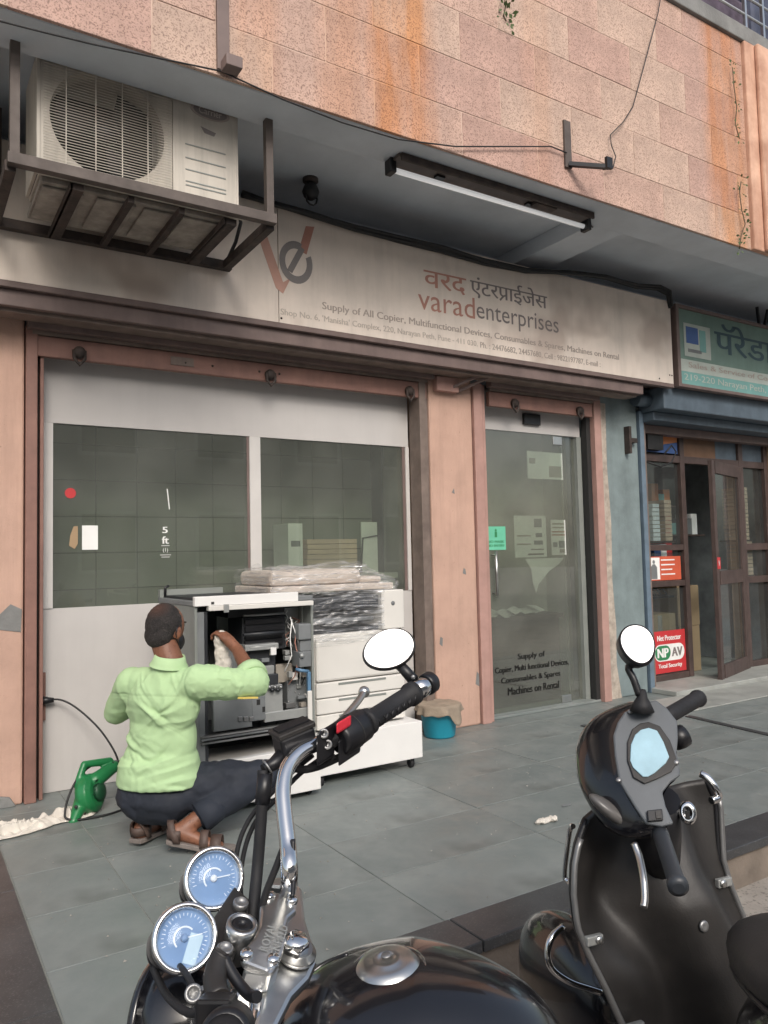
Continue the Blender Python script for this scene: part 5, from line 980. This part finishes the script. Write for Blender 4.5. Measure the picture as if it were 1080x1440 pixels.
# switch housing, reservoir, levers
sc_ = at(492, 1030, 1.21)
sw = MB(); sw.lathe(sc_-gd*.030, gd, [(.020, 0), (.026, .004), (.0275, .03), (.026, .062), (.020, .066)], 22); sw.obox(sc_-UP*.018, gd, UP, FW, .026, .020, .017)
swo = mkm('switch_housing', sw, 'black', bevel=.003)
kp = sc_+(CAM-sc_).normalized()*.022+UP*.018; mkm('kill_switch', MB().obox(kp-gd*.014, gd, UP, (CAM-sc_), .017, .0085, .010), mat('red_switch_plastic', (.62, .03, .05), .35), swo, bevel=.003)
mkm('switch_button', MB().obox(sc_+(CAM-sc_).normalized()*.024-UP*.012, gd, UP, (CAM-sc_), .008, .006, .006), 'rubber', swo, bevel=.002)
mkm('seam', MB().lathe(sc_+gd*.004, gd, [(.0277, 0), (.0280, .001), (.0277, .002)], 22), 'dark', swo)
pcl = at(458, 1043, 1.185); pv = (CAM-pcl).normalized()
mc = mkm('master_cylinder', MB().obox(pcl-UP*.004+pv*.004, gd, UP, pv, .020, .026, .016), 'black', bevel=.005)
for (dx, dy) in ((-.004, .014), (.004, -.006)): mkm('bolt', MB().lathe(pcl+pv*.019+gd*dx+UP*dy, pv, [(.0075, -.001), (.0075, .004), (.004, .004), (.0035, .001), (.0005, .001)], 14), 'steel', mc)
rv = at(413, 1036, 1.175); rx_ = (at(438, 1022, 1.19)-at(390, 1042, 1.16)).normalized(); ry_ = (UP-rx_*UP.dot(rx_)).normalized(); rz_ = rx_.cross(ry_)
mkm('fluid_reservoir', MB().obox(rv-ry_*.006, rx_, ry_, rz_, .029, .017, .020), 'black', mc, bevel=.005); mkm('reservoir_lid', MB().obox(rv+ry_*.014, rx_, ry_, rz_, .031, .004, .022), 'matte', mc, bevel=.002); mkm('lid_rib', MB().obox(rv+ry_*.0195, rx_, ry_, rz_, .026, .0012, .012), 'black', mc)
mkm('banjo', MB().tube([at(398, 1063, 1.16), at(384, 1075, 1.15), at(370, 1082, 1.14)], [.013, .010, .008], 10), 'black', mc); mkm('banjo_ring', MB().tube([at(377, 1078, 1.143), at(375, 1079.5, 1.142)], .0125, 10), 'steel', mc)
lv = [at(462, 1034, 1.215), at(476, 1018, 1.25), at(492, 1000, 1.30), at(505, 984, 1.35), at(512, 973, 1.38)]
lvo = mkm('brake_lever', MB().tube(smooth(lv), [.0065]*8+[.0055]*17, 10) if False else MB().tube(smooth(lv, 4), .0062, 10), 'alu'); mkm('lever_ball', MB().ell(lv[-1], X_, Y_, Z_, .0105, .0105, .0105, 14, 10), 'alu', lvo)
# bar-end mirror
mc_ = at(545, 913, 1.36); rn = V((-.50, -.76, .42)).normalized(); ml = (RT*.86+UP*.42); ml = (ml-rn*ml.dot(rn)).normalized(); mt_ = rn.cross(ml).normalized()
def egg(k, n_=32): a = k*2*math.pi/n_; return ml*(.046*math.cos(a)*(1+.05*math.cos(a)))*1.0+mt_*(.034*math.sin(a)*(1+.10*math.cos(a)))
mir = mkm('mirror', MB().prism([mc_+egg(k)*1.07-rn*.012 for k in range(32)], rn*.0125), 'black', bevel=.004); mkm('mirror_glass', MB().prism([mc_+egg(k)*.985+rn*.0008 for k in range(32)], rn*.001), 'mirror', mir)
mkm('mirror_stem', MB().tube([mc_-rn*.012+(at(562, 938, 1.36)-mc_)*.7, at(565, 938, 1.36), at(582, 957, 1.345)], [.008, .0095, .0105], 12), 'black', mir); mkm('stem_screw', MB().lathe(at(581, 952, 1.33), CAM-mc_, [(.004, 0), (.003, .002), (.0005, .002)], 10), 'steel', mir)
# hoses and cables
def hose(pts, r_, m='rubber'): return mkm('cable', MB().tube(smooth([at(*p) for p in pts], 6), r_, 10), m)
hose([(370, 1083, 1.14), (369, 1120, 1.13), (366, 1170, 1.12), (362, 1220, 1.11), (358, 1262, 1.09), (352, 1330, 1.05)], .0085)
mkm('cable_sleeve', MB().tube([at(373, 1088, 1.14), at(371, 1112, 1.133), at(369, 1130, 1.13)], .0115, 10), 'black')
hose([(440, 1062, 1.19), (412, 1085, 1.19), (385, 1112, 1.18), (352, 1150, 1.17), (335, 1190, 1.16), (330, 1240, 1.14), (338, 1300, 1.1)], .0038); hose([(452, 1066, 1.20), (420, 1090, 1.2), (390, 1122, 1.19), (360, 1155, 1.18), (344, 1195, 1.17), (338, 1245, 1.15), (345, 1300, 1.1)], .0038)
hose([(403, 1180, 1.06), (390, 1215, 1.05), (372, 1262, 1.045), (366, 1300, 1.05)], .005); hose([(412, 1180, 1.04), (413, 1230, 1.02), (411, 1262, 1.0)], .003, 'black')
for k, p in enumerate([(483, 1062, 1.21), (470, 1062, 1.2)]): hose([p, (455, 1075, 1.2), (430, 1082, 1.19), (412, 1080, 1.16)], .006)
# left grip assembly close to the camera
la, lb = bar_l[-1], at(292, 1500, .60); ld = (lb-la).normalized()
lsw = mkm('switch_housing', MB().lathe(la-ld*.02, ld, [(.018, 0), (.024, .004), (.0245, .05), (.020, .055)], 22), 'black', bevel=.002); mkm('grip', MB().lathe(la+ld*.04, ld, [(.020, 0), (.016, .004), (.016, .12), (.02, .122), (.02, .126)], 22), 'rubber')
mkm('lever_perch', MB().tube(smooth([at(308, 1405, .80), at(302, 1380, .82), at(308, 1352, .84), at(314, 1340, .845)], 4), .0125, 12), 'matte'); mkm('clutch_lever', MB().tube(smooth([at(315, 1346, .84), at(326, 1368, .83), at(340, 1388, .82), at(352, 1400, .81), at(362, 1402, .80)], 4), .006, 10), 'black')
mkm('perch_bolt', MB().lathe(at(272, 1397, .86), CAM-at(272, 1397, .86), [(.010, 0), (.010, .004), (.006, .004), (.005, 0), (.0005, 0)], 16), 'steel')
hose([(300, 1385, .83), (280, 1400, .9), (262, 1370, .95), (240, 1345, 1.0)], .004); hose([(306, 1400, .8), (270, 1425, .88), (235, 1400, .98), (215, 1360, 1.02)], .005)
mkm('switch_stalk', MB().obox(at(305, 1420, .76), ld, RT, UP, .03, .018, .014), 'black', lsw, bevel=.004)
# headlamp shell, fork, wheel
hl = at(276, 1432, 1.10); hln = (bh*.95+Z_*-.12).normalized()
hlo = mkm('headlamp', MB().lathe(hl-hln*.06, hln, [(.02, 0), (.05, .008), (.075, .04), (.084, .08), (.085, .105)], 32), 'gloss'); mkm('headlamp_rim', MB().lathe(hl+hln*.045, hln, [(.085, 0), (.088, .004), (.086, .012), (.080, .014)], 36), 'gloss', hlo); mkm('headlamp_lens', MB().lathe(hl+hln*.054, hln, [(.080, 0), (.05, .010), (.001, .015)], 30), 'speedo', hlo)
mkm('headlamp_ear', MB().obox(hl+br*.10+V((.01, -.02, 0)), hln, br, Z_, .03, .004, .03), 'gloss', hlo, bevel=.004)
fa = -vup; f0 = cpp(405, 1335, -.04)
ax = V((-.02, 0, 0))
wc = f0+fa*.62+bh*.02; wc.z = .14
for s in (-1, 1):
    q = CP0-cp_n*.05+br*s*.09; e_ = wc+br*s*.08; mkm('fork_tube', MB().tube([q, q.lerp(e_, .55)], .0185, 16), 'chrome'); mkm('fork_slider', MB().tube([q.lerp(e_, .5), e_], .026, 16), 'alu')
mkm('lower_yoke', MB().obox(CP0-vup*.22, br, bh, vup, .12, .03, .014), 'gloss', bevel=.006)
def wheel(c, axis, r_, wd, par, disc=False):
    u = V(axis).cross(Z_).normalized(); w_ = mkm('wheel', MB().lathe(c, axis, [(r_*.70, -.02), (r_*.74, -.022), (r_*.74, .022), (r_*.70, .02), (r_*.70, -.02)], 40), 'chrome', par)
    n_ = 16; mkm('tyre', MB().lathe(c, axis, [(r_-wd*.55+wd*.55*math.cos(a), wd*.5*math.sin(a)) for a in [k*2*math.pi/12 for k in range(13)]], 40), 'rubber', w_)
    hb_ = mkm('hub', MB().lathe(c, axis, [(.03, -.06), (.07, -.05), (.07, .05), (.03, .06)], 24), 'alu', w_)
    if disc: mkm('wheel_disc', MB().lathe(c, axis, [(.03, -.03), (r_*.7, -.018), (r_*.7, .018), (.03, .03)], 30), 'black', w_); return w_
    sp = MB()
    for k in range(20): a = k*math.pi/10; d_ = u*math.cos(a)+Z_*math.sin(a); d2 = u*math.cos(a+.4)+Z_*math.sin(a+.4); sp.bar(c+d_*.065+V(axis)*.04*(1 if k % 2 else -1), c+d2*r_*.71, .003, .003, axis)
    mkm('spokes', sp, 'steel', w_)['kind'] = 'stuff'; return w_
wheel(wc, br, .32, .10, mo_)
A_ = [R(200-k*10) for k in range(14)]; fd = MB(); vs = []
for a in A_:
    for j in range(7): q = (j-3)/3; rr_ = .345-.03*q*q; vs.append(wc+(bh*math.cos(a)*-1+Z_*math.sin(a))*rr_+br*q*.062)
fd.add(vs, [(i*7+j, i*7+j+1, (i+1)*7+j+1, (i+1)*7+j) for i in range(13) for j in range(6)], True); mkm('front_fender', fd, 'gloss', solid=.004)
# tank with filler cap
tc0 = at(545, 1360, 1.0); tup = (Z_+rbd*-.10).normalized()
tk_c = tc0-hbd*.035-tup*.152+rbd*.012
tkm = MB()
def tankp(u, v):
    a = u*2*math.pi; ph = (v-.5)*math.pi*.998; c_, s_ = math.cos(a)*math.cos(ph), math.sin(a)*math.cos(ph); sg = lambda x, e: math.copysign(abs(x)**e, x)
    x, y, z = sg(c_, .85), sg(s_, .85), sg(math.sin(ph), .8); tp = 1-.16*max(0, x)-.28*max(0, -x)
    return tk_c+hbd*(x*.205)+rbd*(y*.165*tp)+tup*(z*(.158 if z > 0 else .14)*(1-.18*max(0, -x)-.04*max(0, x)))
tkm.grid(tankp, 48, 30); tank = mkm('fuel_tank', tkm, 'gloss'); 
seam = MB().tube(smooth([tankp(.02, .74)+tup*.001, tankp(.06, .80), tankp(.08, .86), tankp(.5, .985)][:3]), .0025, 6); mkm('tank_crease', seam, 'gloss', tank)
cn = (tup+hbd*.10).normalized(); cpc = tc0
fc = mkm('filler_cap', MB().lathe(cpc-cn*.012, cn, [(.054, 0), (.054, .005), (.050, .011), (.0455, .011), (.044, .007)], 40), 'chrome', tank); mkm('cap_dome', MB().lathe(cpc-cn*.006, cn, [(.0435, 0), (.0425, .006), (.037, .013), (.029, .0165), (.021, .0168), (.019, .0185), (.012, .019), (.011, .017), (.005, .0165), (.0005, .0165)], 40), 'alu', fc)
mkm('cap_lock', MB().lathe(cpc+cn*.0155, cn, [(.007, 0), (.006, .002), (.0005, .0015)], 14), 'steel', fc)
# rest of the machine (below and behind the frame)
st0 = tk_c-hbd*.36-tup*.16
mkm('seat', MB().ell(st0-hbd*.10, hbd, rbd, tup, .36, .135, .075, 28, 14, .8), 'matte'); en = tk_c-hbd*.08-Z_*.36
mkm('engine', MB().obox(en, hbd, rbd, Z_, .17, .13, .13), 'alu', bevel=.03); fi = mkm('cylinder', MB().lathe(en+hbd*.05+Z_*.12, Z_+hbd*.15, [(.06, 0), (.06, .14)], 20), 'steel')
for k in range(6): mkm('fin', MB().lathe(en+hbd*(.05+.003*k)+Z_*(.13+.02*k), Z_+hbd*.15, [(.085, 0), (.085, .006)], 20), 'alu', fi)
rwc = st0-hbd*.42; rwc.z = .13; wheel(rwc, rbd, .31, .11, mo_); mkm('frame_tube', MB().tube(smooth([CP0-vup*.16, tk_c-Z_*.17, st0-Z_*.13, rwc+Z_*.35]), .018, 10), 'gloss'); mkm('frame_tube', MB().tube(smooth([CP0-vup*.2, en+hbd*.22-Z_*.1, en-Z_*.16, rwc+hbd*.25]), .018, 10), 'gloss'); mkm('swing_arm', MB().tube([en-hbd*.16-Z_*.06, rwc], .022, 10), 'gloss')
mkm('exhaust', MB().tube(smooth([en+hbd*.14+Z_*.16+rbd*.05, en+hbd*.24+rbd*.12, en+hbd*.12-Z_*.14+rbd*.16, rwc+rbd*.18-Z_*.02]), [.02]*14+[.038]*5, 12) if False else MB().tube(smooth([en+hbd*.14+Z_*.16+rbd*.05, en+hbd*.24+rbd*.12, en+hbd*.12-Z_*.14+rbd*.16, rwc+rbd*.18-Z_*.02]), .028, 12), 'chrome')
mkm('side_stand', MB().tube([en-rbd*.12-Z_*.12, V((en-rbd*.32).to_tuple()[:2]+(-.172,))], .010, 8), 'iron')

# ================================================================== scooter
sco = thing('scooter', 'black scooter with silver mirror and grey dash parked at the kerb', 'scooter', (1.45, -3.65, -.18))
def mks(n_, b_, m, par=None, **k): return mk(n_, b_, M[m] if isinstance(m, str) else m, par or sco, **k)
hs_ = V((.2, .98, 0)).normalized(); rs2 = V((hs_.y, -hs_.x, 0)); hb2 = V((-.5, .86, 0)).normalized(); rb2 = V((hb2.y, -hb2.x, 0))
D0 = at(905, 1075, 1.6); dn = ((CAM-D0).normalized()*.80+Z_*.45-hb2*.1).normalized()
def dp(px, py, o=0): return onp(px, py, D0+dn*o, dn)
rim = [(878, 1003), (888, 998), (904, 990), (922, 986), (938, 998), (952, 1016), (953, 1040), (951, 1060), (955, 1078), (956, 1092), (942, 1102), (931, 1116), (936, 1136), (947, 1160), (930, 1164), (908, 1160), (893, 1138), (870, 1100), (864, 1064), (862, 1036), (868, 1018)]
ctr = (905, 1070); n_ = len(rim)
def ring_(sx, o, sh=(0, 0)): return [dp(ctr[0]+(x-ctr[0])*sx+sh[0], ctr[1]+(y-ctr[1])*sx+sh[1], 0)-dn*o for x, y in rim]
cw_ = MB(); fw2 = (hb2*.75-dn*.5).normalized()
cen = sum((p for p in ring_(1, 0)), V())/n_
def shell(s, d): return [cen+(p-cen)*s+fw2*d for p in ring_(1, .004)]
Rg = [shell(1.0, 0), shell(1.05, .008), shell(1.12, .032), shell(1.14, .066), shell(1.03, .105), shell(.68, .14), shell(.22, .15)]
vs = [p for r_ in Rg for p in r_]; cw_.add(vs, [(i*n_+k, i*n_+(k+1) % n_, (i+1)*n_+(k+1) % n_, (i+1)*n_+k) for i in range(len(Rg)-1) for k in range(n_)]+[tuple(range((len(Rg)-1)*n_, len(Rg)*n_))], True)
cowl = mks('cowl', cw_, 'gloss', sub=1); dsh = mks('dash', MB().prism(ring_(1.0, .002), dn*.010), 'dash', cowl, bevel=.004)
bz = [(889, 1026), (900, 1018), (912, 1016), (928, 1022), (942, 1042), (953, 1072), (944, 1086), (924, 1096), (906, 1103), (890, 1094), (882, 1070), (882, 1044)]
mks('speedo_bezel', MB().prism([dp(x, y, .0095) for x, y in bz], dn*.004), 'matte', dsh, bevel=.003)
sp_ = [(893, 1034), (901, 1027), (912, 1024), (924, 1028), (933, 1044), (941, 1065), (936, 1074), (920, 1088), (911, 1093), (904, 1093), (890, 1080), (886, 1070), (887, 1048)]
sg_ = mks('speedometer', MB().prism([dp(x, y, .0138) for x, y in sp_], dn*.003), 'speedo', dsh, bevel=.002)
mks('dash_switch', MB().obox(dp(921, 1147, .012), dp(931, 1146)-dp(911, 1148), dp(920, 1138)-dp(922, 1158), dn, .015, .011, .004), 'black', dsh, bevel=.002); mks('switch_rocker', MB().obox(dp(926, 1146, .017), dp(931, 1146)-dp(911, 1148), dp(920, 1138)-dp(922, 1158), dn, .005, .007, .002), 'matte', dsh)
for (x, y) in ((886, 1001), (870, 1097), (951, 1072)): mks('screw', MB().lathe(dp(x, y, .011), dn, [(.006, 0), (.005, .003), (.0005, .003)], 10), 'steel', dsh)
# grips and levers
a, b_ = at(928, 1170, 1.52), at(954, 1248, 1.36); gq = (b_-a).normalized()
mks('grip', MB().lathe(a, gq, [(.016, 0), (.0155, .02), (.0155, (b_-a).length-.02), (.0185, (b_-a).length-.012), (.0185, (b_-a).length), (.010, (b_-a).length+.004)], 20), mat('grey_grip_rubber', (.03, .034, .04), .45, var=.2)); mks('grip_neck', MB().tube([a-gq*.012-dn*.01, a+gq*.004], .019, 14), 'black')
a2_, b2_ = at(944, 1004, 1.74), at(982, 982, 1.86); gq2 = (b2_-a2_).normalized(); L2 = (b2_-a2_).length
mks('grip', MB().lathe(a2_, gq2, [(.017, -.05), (.0175, 0), (.0185, L2-.01), (.021, L2-.006), (.021, L2), (.012, L2+.004)], 20), 'rubber')
mks('throttle_switch', MB().lathe(at(955, 1037, 1.72), V((.8, -.3, .3)), [(.012, -.02), (.024, -.015), (.026, 0), (.024, .015), (.01, .02)], 14), 'black')
mks('brake_lever', MB().tube(smooth([at(892, 1186, 1.52), at(899, 1205, 1.50), at(905, 1235, 1.46), at(907, 1262, 1.44), at(905, 1276, 1.43)], 4), [.0075]*16+[.0065] if False else .007, 10), 'alu')
# mirror
mq = at(897, 906, 1.66); mn = V((-.60, -.62, .42)).normalized(); mu_ = (UP*.97-RT*.20); mu_ = (mu_-mn*mu_.dot(mn)).normalized(); mr_ = mu_.cross(mn)
def eg2(k, s=1): a = k*2*math.pi/28; return (mr_*.0335*math.cos(a)*(1+.12*math.sin(a))+mu_*.043*math.sin(a))*s
mh = MB(); Rm_ = [[mq+eg2(k, 1.08) for k in range(28)], [mq+eg2(k, 1.12)-mn*.008 for k in range(28)], [mq+eg2(k, 1.0)-mn*.03-mr_*.008 for k in range(28)], [mq+eg2(k, .6)-mn*.05-mr_*.012 for k in range(28)]]
mh.add([p for r_ in Rm_ for p in r_], [(i*28+k, i*28+(k+1) % 28, (i+1)*28+(k+1) % 28, (i+1)*28+k) for i in range(3) for k in range(28)]+[tuple(range(84, 112)), tuple(range(27, -1, -1))], True)
mrr = mks('mirror', mh, 'black'); mks('mirror_glass', MB().prism([mq+eg2(k, .99)+mn*.001 for k in range(28)], mn*.001), 'mirror', mrr)
mks('mirror_stem', MB().tube(smooth([mq-mn*.02-mu_*.035, at(884, 938, 1.68), at(891, 955, 1.67), at(899, 978, 1.66)], 4), .008, 10), 'black', mrr); mks('stem_boot', MB().lathe(at(903, 992, 1.66), UP, [(.026, -.012), (.018, .006), (.012, .016), (.008, .034)], 14), 'rubber', mrr)
# indicator under the cowl, front body
mks('indicator', MB().ell(at(860, 1142, 1.585), RT*.8-UP*.55, FW, UP, .056, .03, .019), mat('smoked_lens', (.11, .105, .10), .32, var=.2, scale=30)); mks('front_apron', MB().ell(at(905, 1215, 1.93), rs2, hs_, Z_, .15, .09, .22, 24, 16, .9), 'gloss')
# leg shield
LS0 = V((1.42, -3.52, .3)); ln_ = V((-.2, -.98, .12)).normalized()
le = [(822, 1152), (810, 1185), (804, 1215), (803, 1255), (808, 1300), (824, 1338), (848, 1385), (873, 1440), (905, 1510), (930, 1570)]; re_ = [(992, 1096), (1004, 1128), (1006, 1170), (1008, 1207), (1018, 1243), (1038, 1292), (1060, 1350), (1088, 1420), (1118, 1500), (1140, 1570)]
def edge(E_, v):
    f = v*(len(E_)-1); i = min(int(f), len(E_)-2); f -= i; return onp(E_[i][0]+(E_[i+1][0]-E_[i][0])*f, E_[i][1]+(E_[i+1][1]-E_[i][1])*f, LS0, ln_)
def lsf(u, v):
    p = edge(le, v).lerp(edge(re_, v), u); c_ = .62+.06*v; wdt = .17+.05*v
    q = (u-c_)/wdt; return p+ln_*(.125/(1+q**4)*min(1, .25+v*1.7)-.075*math.sin(math.pi*u)*(1-v*.5)+.035*math.exp(-((u-.2)/.16)**2-((v-.66)/.10)**2)-.03*math.exp(-((u-.25)/.12)**2-((v-.40)/.12)**2))
lsh = mks('leg_shield', MB().grid(lsf, 44, 44), 'matte', solid=.012)
for E_, s in ((le, 1), (re_, -1)):
    mks('shield_trim', MB().tube([edge(E_, k/24)+ln_*.006 for k in range(25)], .008, 8), 'black', lsh); gd_ = [edge(E_, k/24)+ln_*.016-rs2*s*.004 for k in range(2, 25)]; gr = mks('guard_tube', MB().tube(gd_, .0065, 8), 'steel')
    for v in (.50, .78) if s == 1 else (.42,):
        p = edge(E_, v)+ln_*.022+rs2*s*.018; cm = mks('clamp', MB().obox(p, rs2, Z_, ln_, .020, .010, .007), 'copm', gr, bevel=.003); mks('screw', MB().lathe(p+ln_*.007+rs2*s*.008, ln_, [(.009, 0), (.008, .004), (.0005, .0045)], 12), 'alu', cm)
mks('screw', MB().lathe(lsf(.62, .50)+ln_*.008, ln_, [(.012, 0), (.011, .004), (.005, .0045), (.0005, .003)], 14), 'steel', lsh); ig = mks('ignition_lock', MB().lathe(at(967, 1143, 1.56), (CAM-at(967, 1143, 1.56)), [(.022, -.02), (.023, 0), (.018, .005), (.010, .005), (.008, .002), (.0005, .002)], 20, .75, RT), 'chrome', lsh)
mks('key_slot', MB().obox(at(967, 1146, 1.545), RT, UP, FW, .004, .008, .002), 'dark', ig)
mks('bag_hook', MB().tube(smooth([at(985, 1088, 1.68), at(995, 1094, 1.67), at(1006, 1108, 1.66), at(1011, 1121, 1.66), at(1000, 1126, 1.65)], 4), .008, 10), 'chrome', lsh)
mks('crash_guard', MB().tube(smooth([at(806, 1162, 1.78), at(802, 1165, 1.80), at(797, 1200, 1.80), at(794, 1232, 1.80), at(800, 1240, 1.79)], 4), .006, 8), 'chrome')
mks('crash_guard', MB().tube(smooth([at(792, 1303, 1.72), at(776, 1318, 1.70), at(770, 1340, 1.69), at(776, 1362, 1.68), at(800, 1380, 1.68), at(828, 1390, 1.69), at(846, 1396, 1.69)], 4), .0075, 10), 'chrome')
# front wheel and fender, floorboard, seat, rear
fwc = onZ(862, 1462, .07); wheel(fwc, rs2, .245, .10, sco, True)
mks('front_fender', MB().ell(at(818, 1402, 1.86)+hs_*.03, hs_, rs2, Z_, .21, .085, .165, 28, 16, .85), 'gloss'); mks('column_cover', MB().tube([dp(925, 1125, -.05), at(925, 1180, 1.64), at(932, 1235, 1.72)], [.045, .048, .035], 16), 'black'); mks('fork', MB().tube([fwc+Z_*.22+rs2*.02, fwc+rs2*.065], .022, 10), 'iron')
tn = lsf(.64, .9); mks('floorboard', MB().obox(LS0-hs_*.26-Z_*.33, hs_, rs2, Z_, .24, .16, .035), 'matte', bevel=.015); sn = at(1118, 1372, 1.27)
mks('seat', MB().ell(sn-hs_*.16+Z_*.03, hs_, rs2, Z_, .26, .13, .07, 28, 16, .8), 'matte'); mks('rear_body', MB().ell(sn-hs_*.24-Z_*.14, hs_, rs2, Z_, .33, .14, .16, 24, 14, .75), 'gloss')
rw2 = sn-hs_*.36; rw2.z = .035; wheel(rw2, rs2, .215, .10, sco, True); mks('seat_edge', MB().tube([sn-hs_*.16+Z_*.0+hs_*.262*math.cos(a)+rs2*.132*math.sin(a) for a in [R(-110+k*11) for k in range(21)]], .006, 6), 'black'); mks('stand', MB().tube([LS0-hs_*.45-rs2*.1-Z_*.22, V(((LS0-hs_*.47-rs2*.28).x, (LS0-hs_*.47-rs2*.28).y, -.172))], .010, 8), 'iron')

# ================================================================== across the street (seen only in reflections)
ob = thing('building', 'plain plastered building across the street mirrored in the shop glass', 'building', (2, -17, -.18))
mk('wall', MB().box(-14, 18, -20, -17, -.18, 7.5), M['opp'], ob)
for i in range(9):
    for z in (1.0, 4.2): f_ = mk('window', MB().box(-12+3.2*i, -10.4+3.2*i, -17.0, -16.95, z, z+1.7), M['whitef'], ob); mk('pane', MB().box(-11.9+3.2*i, -10.5+3.2*i, -16.948, -16.93, z+.1, z+1.6), M['oppw'], f_)

# ------------------------------------------------------------------ groups of repeats
GR = {'pillar': 'pillars between the shop fronts', 'rolling_shutter': 'rolled-up shutters above the shops', 'shutter_guide': 'shutter guide rails beside the pillars', 'signboard': 'shop signboards', 'copier': 'copiers outside the shop', 'sticker': 'stickers on the shop glass', 'poster': 'posters on the shop glass', 'carton': 'brown cartons in the right shop', 'paper_stack': 'paper stacks in the right shop', 'boxed_goods': 'boxed goods in the right shop', 'weed': 'weeds on the parapet', 'wall_bracket': 'brackets on the parapet', 'wire': 'loose wires', 'cloth': 'loose cloths by the shop front', 'floor_strip': 'dark strips on the paving', 'litter': 'litter on the paving'}
for o in list(C.objects):
    k = o.name.split('.')[0]
    if o.parent is None and o.get('category') and k in GR: o['group'] = GR[k]
